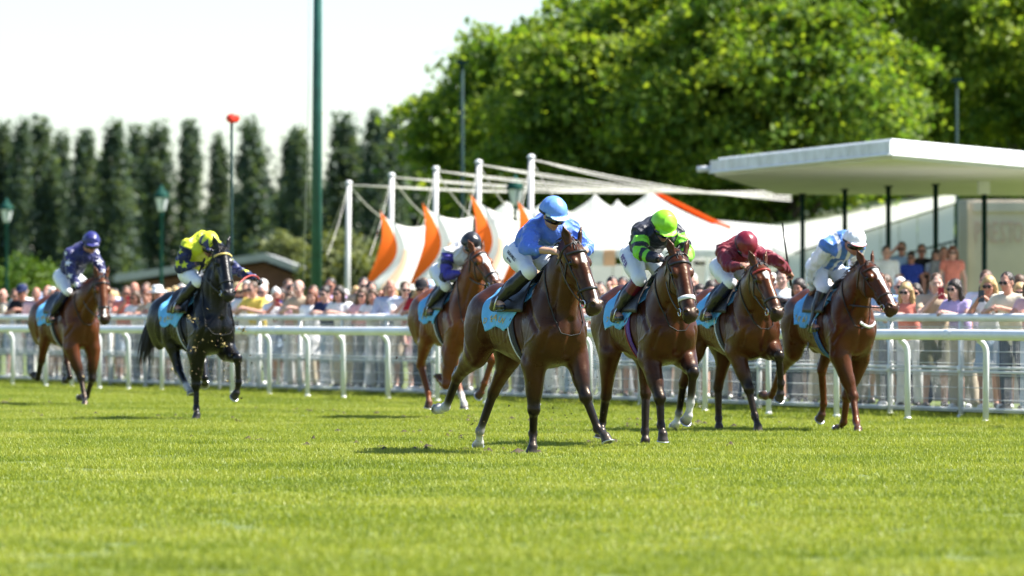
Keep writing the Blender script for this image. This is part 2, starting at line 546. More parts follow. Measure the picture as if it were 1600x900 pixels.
def scatter(name, poly, density, seed, zmin=.8, zmax=1.25, label=None):
    mb = MB(); mb.add([(p[0], p[1], .004) for p in poly], [tuple(range(len(poly)))])
    o = mb.build(name, M_GRASS)
    ng = bpy.data.node_groups.new(name, 'GeometryNodeTree')
    ng.interface.new_socket('Geometry', in_out='INPUT', socket_type='NodeSocketGeometry')
    ng.interface.new_socket('Geometry', in_out='OUTPUT', socket_type='NodeSocketGeometry')
    n = ng.nodes; L = ng.links
    gi, go = n.new('NodeGroupInput'), n.new('NodeGroupOutput')
    dp = n.new('GeometryNodeDistributePointsOnFaces'); dp.inputs['Density'].default_value = density; dp.inputs['Seed'].default_value = seed
    ci = n.new('GeometryNodeCollectionInfo'); ci.inputs[0].default_value = patches; ci.inputs['Separate Children'].default_value = True; ci.inputs['Reset Children'].default_value = True
    ip = n.new('GeometryNodeInstanceOnPoints'); ip.inputs['Pick Instance'].default_value = True
    rv = n.new('FunctionNodeRandomValue'); rv.data_type = 'FLOAT_VECTOR'; rv.inputs[1].default_value = (0, 0, 6.28)
    sv = n.new('FunctionNodeRandomValue'); sv.data_type = 'FLOAT_VECTOR'; sv.inputs[0].default_value = (.9, .9, zmin); sv.inputs[1].default_value = (1.15, 1.15, zmax)
    L.new(gi.outputs[0], dp.inputs['Mesh']); L.new(dp.outputs['Points'], ip.inputs['Points']); L.new(ci.outputs[0], ip.inputs['Instance'])
    L.new(rv.outputs[0], ip.inputs['Rotation']); L.new(sv.outputs[0], ip.inputs['Scale']); L.new(ip.outputs[0], go.inputs[0])
    md = o.modifiers.new('scatter', 'NODES'); md.node_group = ng
    tag(o, label, kind='stuff')
    return o
def hw(Z): return Z * 800 / FPX + 5.0
scatter('grass', [(-hw(23), 23), (hw(23), 23), (hw(45), 45), (-hw(45), 45)], 15, 1, label='short mown grass on the near track')
scatter('grass', [(-hw(45), 45), (hw(45), 45), (hw(76), 76), (-hw(76), 76)], 14, 2, label='short mown grass under the leading horses')
scatter('grass', [(-hw(76), 76), (hw(76), 76), (hw(112), 112), (-hw(112), 112)], 11, 3, label='short mown grass along the far rail')
p = [rail_pt(-4, .25), rail_pt(48, .25), rail_pt(48, -.25), rail_pt(-4, -.25)]
scatter('rough_grass', [(q.x, q.y) for q in p], 12, 4, 1.3, 2.4, 'longer rough grass at the foot of the running rail')
p = [rail_pt(-4, -1.55), rail_pt(48, -1.55), rail_pt(48, -2.0), rail_pt(-4, -2.0)]
scatter('rough_grass', [(q.x, q.y) for q in p], 12, 5, 1.3, 2.6, 'longer rough grass at the foot of the crowd fence')

# ------------------------------------------------------------------ trees
M_LEAF_POP = lmat('poplar_leaf', [(.034, .063, .054), (.058, .095, .070), (.102, .140, .084)], trans=.38, scale=.35)  # bluish distance haze is mixed into these leaf colours
M_LEAF_BIG = lmat('plane_leaf', [(.042, .096, .017), (.105, .175, .025), (.225, .285, .044)], trans=.52, scale=.25)
M_LEAF_OLV = lmat('olive_leaf', [(.09, .12, .045), (.15, .18, .07), (.22, .24, .11)], trans=.3, scale=.6)
M_LEAF_HEDGE = lmat('hedge_leaf', [(.04, .10, .012), (.08, .15, .02), (.12, .19, .03)], trans=.3, scale=.6)
M_BARK = pmat('bark', (.07, .052, .04), rough=.9, var=.4, scale=5, bump=.8, bscale=12)
def leaf_mesh(name, C, size, seed, jit=.45):
    """one small bent leaf spray per centre"""
    g_ = np.random.default_rng(seed); n = len(C)
    s_ = size * g_.uniform(.6, 1.35, n)
    a = g_.normal(size=(n, 3)); a /= np.linalg.norm(a, axis=1)[:, None]
    b = g_.normal(size=(n, 3)); b -= a * (a * b).sum(1)[:, None]; b /= np.linalg.norm(b, axis=1)[:, None]
    c = np.cross(a, b)
    P = np.stack([C - a * s_[:, None] * .55, C + b * s_[:, None] * .36 + c * s_[:, None] * .12, C + a * s_[:, None] * .6, C - b * s_[:, None] * .36 + c * s_[:, None] * .12], 1)
    F = np.arange(n * 4).reshape(n, 4)
    T = np.concatenate([F[:, [0, 1, 2]], F[:, [0, 2, 3]]])
    return np_mesh(name, P.reshape(-1, 3), T, False)
def trunk_mb(mb, p0, h, r, seed, limbs, spread):
    r_ = random.Random(seed); tips = []
    pts = [Vector(p0)]
    for i in range(6): pts.append(pts[-1] + Vector((r_.uniform(-.15, .15), r_.uniform(-.15, .15), h / 6)))
    mb.tube(pts, [r * (1.25 if i == 0 else 1 - .09 * i) for i in range(7)], 9)
    for k in range(limbs):
        q = pts[r_.randint(3, 6)].copy(); an = 2 * math.pi * (k + r_.random() * .6) / limbs
        d = Vector((math.cos(an), math.sin(an), r_.uniform(.35, 1.4))).normalized(); L = spread * r_.uniform(.7, 1.1)
        lp = [q.copy()]
        for i in range(5):
            d = (d + Vector((r_.uniform(-.25, .25), r_.uniform(-.25, .25), r_.uniform(-.05, .25)))).normalized(); q = q + d * L / 5; lp.append(q.copy())
        mb.tube(lp, [r * .42 * (1 - i / 6.5) for i in range(6)], 6)
        tips += lp[2:]
        for j in range(3):
            q2 = lp[r_.randint(2, 4)].copy(); d2 = (d + Vector((r_.uniform(-1, 1), r_.uniform(-1, 1), r_.uniform(-.3, .8)))).normalized(); sp_ = [q2.copy()]
            for i in range(4):
                d2 = (d2 + Vector((r_.uniform(-.3, .3), r_.uniform(-.3, .3), r_.uniform(-.1, .3)))).normalized(); q2 = q2 + d2 * L * .13; sp_.append(q2.copy())
            mb.tube(sp_, [r * .16 * (1 - i / 5.5) for i in range(5)], 5)
            tips += sp_[2:]
    return tips
def poplar_meshes(seed):
    g_ = np.random.default_rng(seed); r_ = random.Random(seed)
    H = 17.0
    C = []
    for k in range(170):                                   # steep sprays hugging the stem, narrowing to a point
        z = H * (.06 + .92 * (k / 170) ** .85) * r_.uniform(.96, 1.0); t = z / H
        R0 = (1.75 * (1 - max(0, t - .30) / .71) ** .38 if t > .30 else .95 + 2.2 * t) * r_.uniform(.45, 1.18)
        an = r_.uniform(0, 6.28); rad = R0 * r_.uniform(.25, .9)
        n = 50
        sg_ = .34 if t < .85 else .2
        q = g_.normal(size=(n, 3)) * (sg_, sg_, .75) + (math.cos(an) * rad, math.sin(an) * rad, z)
        C.append(q)
    C = np.concatenate(C); C = C[(C[:, 2] > .8) & (C[:, 2] < H + .6)]
    crown = leaf_mesh('crown', C, .36, seed)
    mb = MB(); mb.tube([(0, 0, 0), (0.05, 0, 4), (0, .05, 9), (.02, 0, 15.5)], [.32, .26, .18, .04], 8)
    for k in range(14):
        z = 1.5 + k * .8; an = r_.uniform(0, 6.28); c, s_ = math.cos(an), math.sin(an)
        mb.tube([(0, 0, z), (c * .5, s_ * .5, z + .9), (c * .9, s_ * .9, z + 2.6)], [.08, .06, .02], 5)
    return crown, mb.mesh('trunk', True)
POP = [poplar_meshes(200 + i) for i in range(5)]
POPLARS = [(-22, 190, 0), (5, 192, 0), (27, 187, 0), (66, 186, 0), (96, 207, 1), (127, 205, 0), (160, 238, 2), (183, 190, 0), (219, 198, 1), (252, 193, 0), (291, 190, 0), (345, 211, 0), (318, 330, 2), (372, 296, 2),
           (403, 187, 0), (451, 206, 1), (473, 201, 0), (428, 300, 2), (545, 180, 0), (522, 285, 2), (586, 175, 0), (617, 180, 0), (655, 174, 0), (690, 196, 1), (720, 215, 1), (750, 210, 2)]
pl_places = ['at the far edge of the row', 'beside the far-off lamp', 'behind the starred navy rider', 'between two taller ones', 'behind the lamp by the black horse', 'beside the red marker disc', 'behind the tall green mast', 'above the first orange sail', 'beside the plane trees']
for i, (u, v, dp) in enumerate(POPLARS):
    Z = 430 + 22 * dp + rng.uniform(-6, 6)
    h = 1.3 + (HORIZON - v) / FPX * Z
    w = px2w(u, HORIZON, Z)
    s_ = h / 17.3; wz = s_ * (.98 if dp < 2 else 1.35) * rng.uniform(.86, 1.26)
    t = empty('poplar_tree', (w.x, w.y, 0), rng.uniform(0, 6.28)); t.scale = (wz, wz, s_); t.rotation_euler = (R(rng.uniform(-1.6, 1.6)), R(rng.uniform(-1.6, 1.6)), t.rotation_euler[2])
    cr, tk = POP[i % 5]
    c = link('crown', cr, M_LEAF_POP, t); c['kind'] = 'stuff'
    link('trunk', tk, M_BARK, t)
    if u < 40: pl = 'at the far end of the row behind the starred navy rider, ' + ['outermost', 'second', 'third'][[-22, 5, 27].index(u)]
    elif u < 140: pl = ['behind the starred navy rider, broad', 'behind the starred navy rider, small and narrow', 'narrow pointed one apart from its neighbours'][[66, 96, 127].index(u)]
    elif u < 300: pl = {160: 'low one in the gap of the row', 183: 'just past the gap, bushy', 219: 'slim, next to the far street lamp', 252: 'behind the far street lamp', 291: 'tallest before the sky gap'}[u]
    elif u < 440: pl = {345: 'behind the pole of the red disc', 318: 'low one in the sky gap', 372: 'low one behind the red disc pole', 403: 'broad one after the red disc', 428: 'low one before the green mast'}[u]
    elif u < 540: pl = {451: 'just before the green mast', 473: 'partly behind the green mast', 522: 'low one just past the green mast'}[u]
    else: pl = {545: 'first past the green mast', 586: 'above the first white mast', 617: 'above the second white mast', 655: 'at the edge of the plane trees', 690: 'half hidden by plane leaves', 720: 'behind the tall dark lamp post', 750: 'last, behind the plane trees'}[u]
    tag(t, ('dark columnar poplar, ' if dp < 2 else 'short dark poplar, ') + pl, 'tree', 'row of poplars behind the course')

def big_tree(u, Z, rad, ztop, zbot, seed, label, mat, n_clump=330, per=150, size=.25):
    w = px2w(u, HORIZON, Z); r_ = random.Random(seed); g_ = np.random.default_rng(seed)
    t = empty('plane_tree', (w.x, w.y, 0))
    mb = MB(); tips = trunk_mb(mb, (0, 0, 0), zbot * .95, .38, seed, 8, rad * .8)
    mb.build('trunk', M_BARK, t, True)
    zc = (ztop + zbot) / 2; hz = (ztop - zbot) / 2
    C = []
    for k in range(int(n_clump * .82)):
        if k < len(tips) and k % 3 == 0:
            c = np.array(tips[k % len(tips)])
        else:
            d = g_.normal(size=3); d /= np.linalg.norm(d)
            rr_ = r_.uniform(.42, 1.0) ** .5
            bump = 1 + .24 * math.sin(d[0] * 5 + seed) * math.cos(d[2] * 6 + seed * 2) + .10 * math.sin(d[1] * 9 + d[0] * 4)
            c = np.array((d[0] * rad * rr_ * bump, d[1] * rad * rr_ * bump, zc + d[2] * hz * rr_ * bump))
        cs = r_.uniform(.55, 1.05)
        q = g_.normal(size=(per, 3)) * (cs * .62, cs * .62, cs * .20)
        q[:, 2] -= .22 * (q[:, 0] ** 2 + q[:, 1] ** 2) / cs
        C.append(q + c)
    C = np.concatenate(C); C = C[C[:, 2] > zbot * .75]
    c = link('crown', leaf_mesh('crown', C, size, seed), mat, t); c['kind'] = 'stuff'
    tag(t, label, 'tree', 'plane trees behind the pavilion')
    return t
big_tree(836, 190, 4.1, 11.7, 3.6, 31, 'smaller plane tree at the open sky edge, beside the poplars', M_LEAF_BIG, 260, 150)
big_tree(1015, 178, 4.7, 12.9, 4.0, 32, 'big sunlit plane tree above the white tent peaks', M_LEAF_BIG, 460, 150)
big_tree(1205, 172, 4.6, 12.5, 4.6, 33, 'brightest plane tree, yellow green, over the pavilion\'s near end', M_LEAF_BIG, 430, 150)
big_tree(1090, 205, 6.5, 16.0, 2.6, 34, 'shaded plane tree behind the brightest one', M_LEAF_BIG, 380, 115, .34)
big_tree(1345, 205, 6.0, 16.5, 3.0, 35, 'dark plane tree behind the peak of the pavilion roof', M_LEAF_BIG, 380, 115, .34)
big_tree(1480, 188, 5.0, 18.0, 6.0, 36, 'tall dark plane tree with the thin pole before it', M_LEAF_BIG, 380, 150)
big_tree(1625, 180, 4.6, 17.0, 6.5, 37, 'plane tree cut by the picture edge, over the pavilion roof', M_LEAF_BIG, 330, 150)
big_tree(1580, 240, 7.5, 15.0, 2.0, 38, 'farthest plane tree, pale gap of light at its foot', M_LEAF_BIG, 330, 110, .38)
big_tree(880, 225, 5.5, 11.5, 2.0, 39, 'low shaded plane tree behind the white masts', M_LEAF_BIG, 300, 110, .36)

def bush(name, u, v, Z, rx, rz, seed, mat, label, n=90, per=80, size=.16):
    w = px2w(u, v, Z); g_ = np.random.default_rng(seed)
    t = empty(name, (w.x, w.y, 0)); C = []
    for k in range(n):
        d = g_.normal(size=3); d /= np.linalg.norm(d); q = g_.uniform(.45, 1)
        c = np.array((d[0] * rx * q, d[1] * rx * .6 * q, w.z + d[2] * rz * q))
        C.append(c + g_.normal(size=(per, 3)) * rx * .12)
    C = np.concatenate(C); C = C[C[:, 2] > .05]
    c = link('leaves', leaf_mesh('leaves', C, size, seed), mat, t); c['kind'] = 'stuff'
    mb = MB()
    for k in range(5):
        a = k * 1.26; mb.tube([(0, 0, 0), (math.cos(a) * rx * .25, math.sin(a) * rx * .2, w.z * .6), (math.cos(a) * rx * .5, math.sin(a) * rx * .3, w.z)], [.05, .04, .02], 5)
    mb.build('stems', M_BARK, t)
    tag(t, label, 'bush')
bush('shrub', 40, 458, 190, 1.6, .95, 61, M_LEAF_HEDGE, 'round light green bush behind the last horse\'s rump', 120, 90, .14)
bush('shrub', 548, 430, 185, 1.7, 1.4, 62, M_LEAF_OLV, 'pale olive shrub between the green mast and first orange sail', 130, 90, .16)
bush('shrub', 450, 418, 215, 1.1, 1.3, 63, M_LEAF_OLV, 'tall pale shrub behind the brown barn\'s roof end', 90, 80, .16)
bush('shrub', 618, 438, 190, 1.2, 1.2, 64, M_LEAF_OLV, 'pale shrub seen between the orange sails', 90, 80, .16)

t = empty('far_hedge', (-22, 492, 0)); g_ = np.random.default_rng(77); C = []
for k in range(420):
    x = g_.uniform(-32, 30); h = 4.2 + 1.6 * math.sin(x * .9) + 1.2 * math.sin(x * 2.3 + 1)
    C.append(np.array((x, g_.uniform(-1, 1), g_.uniform(.3, h))) + g_.normal(size=(55, 3)) * (.6, .5, .5))
C = np.concatenate(C); c = link('leaves', leaf_mesh('leaves', C, .5, 5), M_LEAF_POP, t); c['kind'] = 'stuff'
tag(t, 'dark overgrown hedge filling the gaps at the foot of the poplars', 'hedge')
# ------------------------------------------------------------------ buildings, tents, masts, lamps
M_WHITE = pmat('white_paint', (.74, .75, .76), rough=.5, var=.06, scale=3, bump=.05)
M_WHITEPL = pmat('white_plastic', (.76, .78, .80), rough=.32, var=.05, scale=2, dirt=(.55, .56, .50))
M_GALV = pmat('galvanised_wire', (.62, .63, .62), rough=.45, var=.1)
M_SOFFIT = pmat('soffit_board', (.60, .58, .57), rough=.8, var=.08, scale=1.2)
M_FASCIA = pmat('fascia_paint', (.66, .67, .70), rough=.6, var=.10, scale=2.2, bump=.1, dirt=(.42, .42, .40))
M_GREENP = pmat('dark_green_paint', (.010, .075, .055), rough=.4, var=.2, scale=5)
M_GREEND = pmat('blackish_green_paint', (.006, .028, .026), rough=.7, spec=.2, var=.2, scale=5)
M_BEIGE = pmat('beige_render', (.62, .55, .45), rough=.9, var=.08, scale=2, bump=.2)
M_BEIGED = pmat('beige_pillar', (.36, .34, .29), rough=.9, var=.08, scale=2, bump=.2)
def fabric(name, c, t=.58):
    m = pmat(name, c, rough=.75, var=.03, scale=1, spec=.2); nt = m.node_tree
    tr = nt.nodes.new('ShaderNodeBsdfTranslucent'); tr.inputs['Color'].default_value = (*c, 1)
    mx = nt.nodes.new('ShaderNodeMixShader'); mx.inputs[0].default_value = t
    nt.links.new(nt.nodes['Principled BSDF'].outputs[0], mx.inputs[1]); nt.links.new(tr.outputs[0], mx.inputs[2])
    nt.links.new(mx.outputs[0], nt.nodes['Material Output'].inputs['Surface']); return m
M_FABRIC = fabric('tent_fabric', (.82, .82, .80))
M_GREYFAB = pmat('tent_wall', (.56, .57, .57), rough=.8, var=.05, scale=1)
M_ORANGE = fabric('orange_fabric', (.80, .14, .012))
M_PEACH = fabric('peach_fabric', (.84, .60, .42))
M_CABLE = pmat('pale_cable', (.55, .53, .48), rough=.6, var=.1)
M_ROOFPALE = pmat('pale_roof_sheet', (.36, .37, .37), rough=.7, var=.12, scale=1.5)
M_BRICK = pmat('brown_red_wall', (.125, .055, .040), rough=.9, var=.25, scale=3, bump=.3)
M_MAST = pmat('mast_paint', (.46, .46, .45), rough=.6, var=.12, scale=3)
M_LANT = pmat('lantern_paint', (.006, .05, .038), rough=.75, var=.2, spec=.15)
M_REDDISC = pmat('red_disc_paint', (.75, .035, .012), rough=.45, var=.06)
M_LAMPGLASS = pmat('lamp_glass', (.62, .66, .68), rough=.15, var=.05, spec=.8)
M_REDLETTER = pmat('faded_red_letter', (.60, .45, .38), rough=.9, var=.12)
M_CONC = pmat('concrete', (.38, .37, .35), rough=.9, var=.12, scale=3, bump=.2)

def slab(name, poly, z0, z1, mat, parent=None):
    n = len(poly); mb = MB()
    mb.add([(p[0], p[1], z0) for p in poly] + [(p[0], p[1], z1) for p in poly],
           [tuple(range(n))[::-1], tuple(range(n, 2 * n))] + [(i, (i + 1) % n, n + (i + 1) % n, n + i) for i in range(n)])
    return mb.build(name, mat, parent)
# --- pavilion with the pointed flat roof
pv = empty('pavilion', (6.6, 95, 0))
def pvp(x, y): return (x - 6.6, y - 95)
PO = [pvp(3.9, 107), pvp(6.6, 95), pvp(11.8, 107.6), pvp(15, 126), pvp(5.9, 123)]
slab('roof', PO, 4.13, 4.37, M_FASCIA, pv)
ins = [(a * .985 + .06, b * .985 + .25) for a, b in PO]
slab('soffit', ins, 4.07, 4.125, M_SOFFIT, pv)
cen = (sum(a for a, b in PO) / 5, sum(b for a, b in PO) / 5)
up = [(cen[0] + (a - cen[0]) * .965, cen[1] + (b - cen[1]) * .965) for a, b in PO]
slab('roof_kerb', up, 4.372, 4.43, M_WHITE, pv)
for i in range(2):                                        # thin drip edge, proud of the fascia, along the two front sides
    a, b = Vector((*PO[i], 4.135)), Vector((*PO[i + 1], 4.135))
    nrm = Vector(((b - a).y, -(b - a).x, 0)).normalized()
    if nrm.y > 0: nrm = -nrm
    MB().tube([a + nrm * .02, b + nrm * .02], .022, 6).build('drip_edge', M_WHITE, pv)
    n_ = int((b - a).length / 1.35)
    for k in range(1, n_):
        q = a.lerp(b, k / n_) + nrm * .004; m = MB(); m.box((q.x, q.y, 4.235), (.035, .012, .19), math.atan2((b - a).y, (b - a).x)); m.build('fascia_joint', M_WHITE, pv)
gt = MB(); gt.tube([Vector((*PO[0], 4.22)) + Vector((.05, 0, 0)), Vector((*PO[0], 4.20)) + Vector((-.25, .1, 0))], .06, 8); gt.build('gutter_end', M_FASCIA, pv, True)
for u, v in ((1254, 300), (1320, 293), (1388, 288), (1462, 285), (1538, 281)):
    Z = (4.10 - CAM_H) * FPX / (HORIZON - v); w = px2w(u, HORIZON, Z)
    mb = MB(); mb.tube([(w.x - 6.6, w.y - 95, 0), (w.x - 6.6, w.y - 95, 4.068)], .055, 10); mb.box((w.x - 6.6, w.y - 95, .02), (.24, .24, .04))
    mb.tube([(w.x - 6.6, w.y - 95, 4.03), (w.x - 6.6, w.y - 95, 4.069)], .09, 10)
    mb.build('post', M_GREEND, pv, True)
wz = 127.0
x0, x1 = px2w(1502, 400, wz).x - 6.6, px2w(1680, 400, wz).x - 6.6
wl = MB(); wl.box(((x0 + x1) / 2, wz - 95, 2.02), (x1 - x0, .25, 4.04)); wl.build('wall', M_BEIGE, pv)
pl = MB(); pl.box((x0 + .02, wz - 95 - .14, 2.03), (.20, .30, 4.0)); pl.build('pillar', M_BEIGED, pv)
bd = MB(); bd.box(((x0 + x1) / 2 + .1, wz - 95 - .16, 3.86), (x1 - x0 - .3, .06, .22)); bd.build('wall_band', M_BEIGE, pv)
wall_y = wz - 95 - .135
for k, ch in enumerate('PRESTO'):
    u = (1527, 1543, 1554, 1566, 1578, 1590)[k]
    text_p = (px2w(u, 400, wz).x - 6.6, wall_y - .004, 1.3 + (HORIZON - 365) / FPX * wz)
    lo = text_obj(ch, .72, M_REDLETTER, 'letter', pv, .006); lo.location = text_p; lo.rotation_euler = (R(90), 0, 0); lo.scale = (.42, 1, 1)
tag(pv, 'white flat roofed pavilion with pointed front and green posts', 'pavilion')
# loudspeaker on the near right post
ls = empty('loudspeaker', px2w(1537, 292, 111.0)); mb = MB(); mb.box((0, 0, 0), (.24, .2, .30)); mb.box((0, -.11, 0), (.19, .02, .25))
mb.build('cabinet', M_WHITE, ls); mb = MB(); mb.tube([(0, .08, .0), (0, .42, .0)], .03, 6); mb.build('bracket', M_GREEND, ls)
tag(ls, 'white box loudspeaker fixed high on a pavilion post', 'loudspeaker')
# --- terrace where the upper row stands
tp = [rail_pt(-8, -4.9), rail_pt(13, -4.9), rail_pt(13, -9.5), rail_pt(-8, -9.5)]
tag(slab('terrace', [(q.x, q.y) for q in tp], 0.0, .58, M_CONC), 'low concrete terrace behind the crowd', kind='structure')
sb = MB()
for k in range(5): sb.box((8.3, 101.0 + 1.0 * k, .15 + .08 * k), (3.6, .99, .3 + .16 * k))
sb.box((8.3, 107.5, .475), (3.6, 3.98, .95))
tag(sb.build('pavilion_steps', M_CONC), 'broad concrete steps at the pavilion front', kind='structure')
tp = [rail_pt(-8, -2.02), rail_pt(52, -2.02), rail_pt(52, -4.88), rail_pt(-8, -4.88)]
tag(slab('viewing_bank', [(q.x, q.y) for q in tp], 0.0, .12, turf_material()), 'low turf bank where the crowd stands', kind='structure')
# --- slanting railing by the pavilion steps
rl = empty('railing', px2w(1372, 470, 121)); o = px2w(1372, 470, 121)
def rr(u, v, Z=121): return px2w(u, v, Z) - o
mb = MB(); mb.tube([rr(1372, 408), rr(1494, 376)], .025, 6); mb.build('handrail', M_GREEND, rl)
mb = MB(); mb.tube([rr(1372, 445), rr(1494, 412)], .018, 6); mb.build('lower_bar', M_GREEND, rl)
for k in range(17):
    u = 1374 + k * 7.4; v = 408 - (u - 1372) * 32 / 122
    mb = MB(); mb.tube([rr(u, v + 1), rr(u, 492)], .009, 5); mb.build('baluster', M_GREEND, rl)
tag(rl, 'thin dark stair railing slanting up beside the pavilion wall', 'railing')
# --- large white marquee with the sloping edge
mq = empty('marquee', px2w(1235, HORIZON, 138) * 1); mo = Vector(mq.location); mq.location.z = 0; mo.z = 0
def mm(u, v, Z): return px2w(u, v, Z) - mo
F1, F2 = mm(1232, 397, 138), mm(1492, 317, 138); B2, B1 = mm(1496, 300, 182), mm(1128, 346, 182)
nx = 14; V = []; 
for j in range(6):
    for i in range(nx + 1):
        a = F1.lerp(F2, i / nx); b = B1.lerp(B2, i / nx); p = a.lerp(b, j / 5)
        p.z -= .10 * math.sin(math.pi * i / nx) * math.sin(math.pi * j / 5) ; V.append(p)
f_ = [(j * (nx + 1) + i, j * (nx + 1) + i + 1, (j + 1) * (nx + 1) + i + 1, (j + 1) * (nx + 1) + i) for j in range(5) for i in range(nx)]
rf = MB(); rf.add(V, f_); ro = rf.build('roof', M_FABRIC, mq, True)
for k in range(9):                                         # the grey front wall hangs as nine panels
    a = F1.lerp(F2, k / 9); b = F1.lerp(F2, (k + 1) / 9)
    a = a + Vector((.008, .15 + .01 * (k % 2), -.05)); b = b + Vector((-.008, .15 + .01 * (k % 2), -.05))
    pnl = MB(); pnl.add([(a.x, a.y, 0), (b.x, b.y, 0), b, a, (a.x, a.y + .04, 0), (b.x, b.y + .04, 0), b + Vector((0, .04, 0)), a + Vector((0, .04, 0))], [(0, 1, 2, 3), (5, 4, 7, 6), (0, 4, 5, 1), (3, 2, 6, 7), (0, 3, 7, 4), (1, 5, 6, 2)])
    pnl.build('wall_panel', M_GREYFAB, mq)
tag(mq, 'white marquee with sloping roof edge and grey panelled wall', 'marquee')
# --- peaked white tent with orange edging
pk = empty('peaked_tent', px2w(960, HORIZON, 142)); ko = Vector(pk.location); pk.location.z = 0; ko.z = 0
peaks = [(792, 312), (858, 306), (930, 303), (965, 312), (1016, 297)]
ul, ur = 770, 1140
V = []; NU, NV = 74, 12
for j in range(NV + 1):
    w = j / NV
    for i in range(NU + 1):
        u = ul + (ur - ul) * i / NU
        vt = 332 + max(0, u - 1016) * .20
        for (pu, pv_) in peaks: vt = min(vt, pv_ + abs(u - pu) ** .75 * (1.9 if u < 1016 else 1.75))
        ve = 396 - .018 * max(0, u - 900)
        vt = min(vt, ve - 6)
        vv = vt + (ve - vt) * (w ** .8); Zz = 148 - 9 * w
        V.append(px2w(u, vv, Zz) - ko)
f_ = [(j * (NU + 1) + i, j * (NU + 1) + i + 1, (j + 1) * (NU + 1) + i + 1, (j + 1) * (NU + 1) + i) for j in range(NV) for i in range(NU)]
rf = MB(); rf.add(V, f_); ro = rf.build('canopy', M_FABRIC, pk, True)
eg = MB(); pts = [px2w(u, v, 147.5) - ko for u, v in ((1020, 299), (1050, 314), (1085, 331), (1115, 346), (1142, 356))]
eg.tube(pts, .06, 6); eg.build('orange_edging', M_ORANGE, pk, True)
vl = MB()
for k in range(12):                                         # hanging valance pieces, some of them orange
    u0 = 905 + k * 19.0; a = px2w(u0, 390, 138.8) - ko; b = px2w(u0 + 18.4, 390, 138.8) - ko; d = .42 if k < 3 else .20
    m = MB(); m.box(((a.x + b.x) / 2, a.y, a.z - d / 2), (b.x - a.x, .03, d)); m.build('valance', M_PEACH if k == 2 else M_FABRIC, pk)
for k, u in enumerate((790, 850, 912, 975, 1040, 1105)):
    w = px2w(u, 396, 139.5) - ko; m = MB(); m.tube([(w.x, w.y, 0), (w.x, w.y, w.z)], .05, 8); m.build('pole', M_WHITE, pk)
bw = px2w(780, 400, 147); bw2 = px2w(1135, 400, 147); m = MB()
for k in range(10):
    xa = bw.x + (bw2.x - bw.x) * k / 10; xb = bw.x + (bw2.x - bw.x) * (k + 1) / 10
    m = MB(); m.box(((xa + xb) / 2 - ko.x, 147 - ko.y + .02 * (k % 2), 1.35), (xb - xa - .02, .04, 2.7)); m.build('back_wall_panel', M_FABRIC, pk)
tag(pk, 'white tent of several peaks with an orange edge line', 'tent')
# --- low white awning between the peaked tent and the marquee
aw = empty('awning', px2w(1170, HORIZON, 146)); ao = Vector(aw.location); aw.location.z = 0; ao.z = 0
def aa(u, v, Z): return px2w(u, v, Z) - ao
V = []
for j in range(7):
    for i in range(9):
        a = aa(1118 + 16 * i, 344 + 1.5 * i, 152); b = aa(1075 + 20.5 * i, 404 - .5 * i + 2.5 * (i % 2), 143); p = a.lerp(b, j / 6); p.z -= .10 * math.sin(math.pi * j / 6); V.append(p)
m = MB(); m.add(V, [(j * 9 + i, j * 9 + i + 1, (j + 1) * 9 + i + 1, (j + 1) * 9 + i) for j in range(6) for i in range(8)])
q = m.build('canopy', M_FABRIC, aw, True); so = q.modifiers.new('thickness', 'SOLIDIFY'); so.thickness = .05
for k in range(6):
    a = aa(1080 + 27 * k, 400, 150.5); b = aa(1106 + 27 * k, 400, 150.5); m = MB(); m.box(((a.x + b.x) / 2, a.y + .02 * (k % 2), 1.35), (b.x - a.x, .04, 2.7)); m.build('wall_panel', M_FABRIC, aw)
for u in (1082, 1135, 1190, 1236):
    a = aa(u, 404, 143.4); m = MB(); m.tube([(a.x, a.y, 0), (a.x, a.y, a.z)], .045, 8); m.build('pole', M_WHITE, aw, True)
tag(aw, 'low white awning between the peaked tent and the marquee', 'awning')
# --- white masts, cables and the orange edged sails
MASTS = [(545, 287), (612, 275), (681, 265), (748, 255), (830, 247)]
for i, (u, v) in enumerate(MASTS):
    Z = 3.23 * FPX / (HORIZON - v); w = px2w(u, HORIZON, Z); h = 4.53
    t = empty('sail_mast', (w.x, w.y, 0))
    MB().tube([(-.06, 0, 0), (0, 0, h)], [.076, .064], 10).build('pole', M_MAST, t, True)
    MB().lathe([(.075, h), (.09, h + .02), (.05, h + .07), (.0, h + .08)], (0, 0, 0), 10, cap=False).build('cap', M_WHITE, t, True)
    for (eu, ev, eZ) in ((1010 + 30 * i, 296 + 2 * i, 139 - i), (1236, 298 + 4 * i, 141), (u - 34, 400, Z - 5), (u - 62, 432, Z + 4), (u + 70, 350, Z + 2)):
        e = px2w(eu, ev, eZ) - Vector((w.x, w.y, 0))
        pts = [Vector((0, 0, h - .03)).lerp(e, q) - Vector((0, 0, .12 * math.sin(math.pi * q))) for q in np.linspace(0, 1, 9)]
        MB().tube(pts, .014 if eu > u else .007, 5).build('cable', M_CABLE, t, True)
    tag(t, ['first slim white mast with stay cables, next to the green mast', 'second white mast with stay cables, above the second orange sail', 'third white mast with stay cables, above the white and purple rider',
            'fourth white mast with stay cables, tallest before the blue capped rider', 'fifth white mast with cables, right beside the green street lantern'][i], 'mast', 'white masts holding the sails')
SAILS = [((594, 328), (567, 448)), ((660, 316), (640, 440)), ((735, 302), (728, 432)), ((809, 313), (780, 445))]
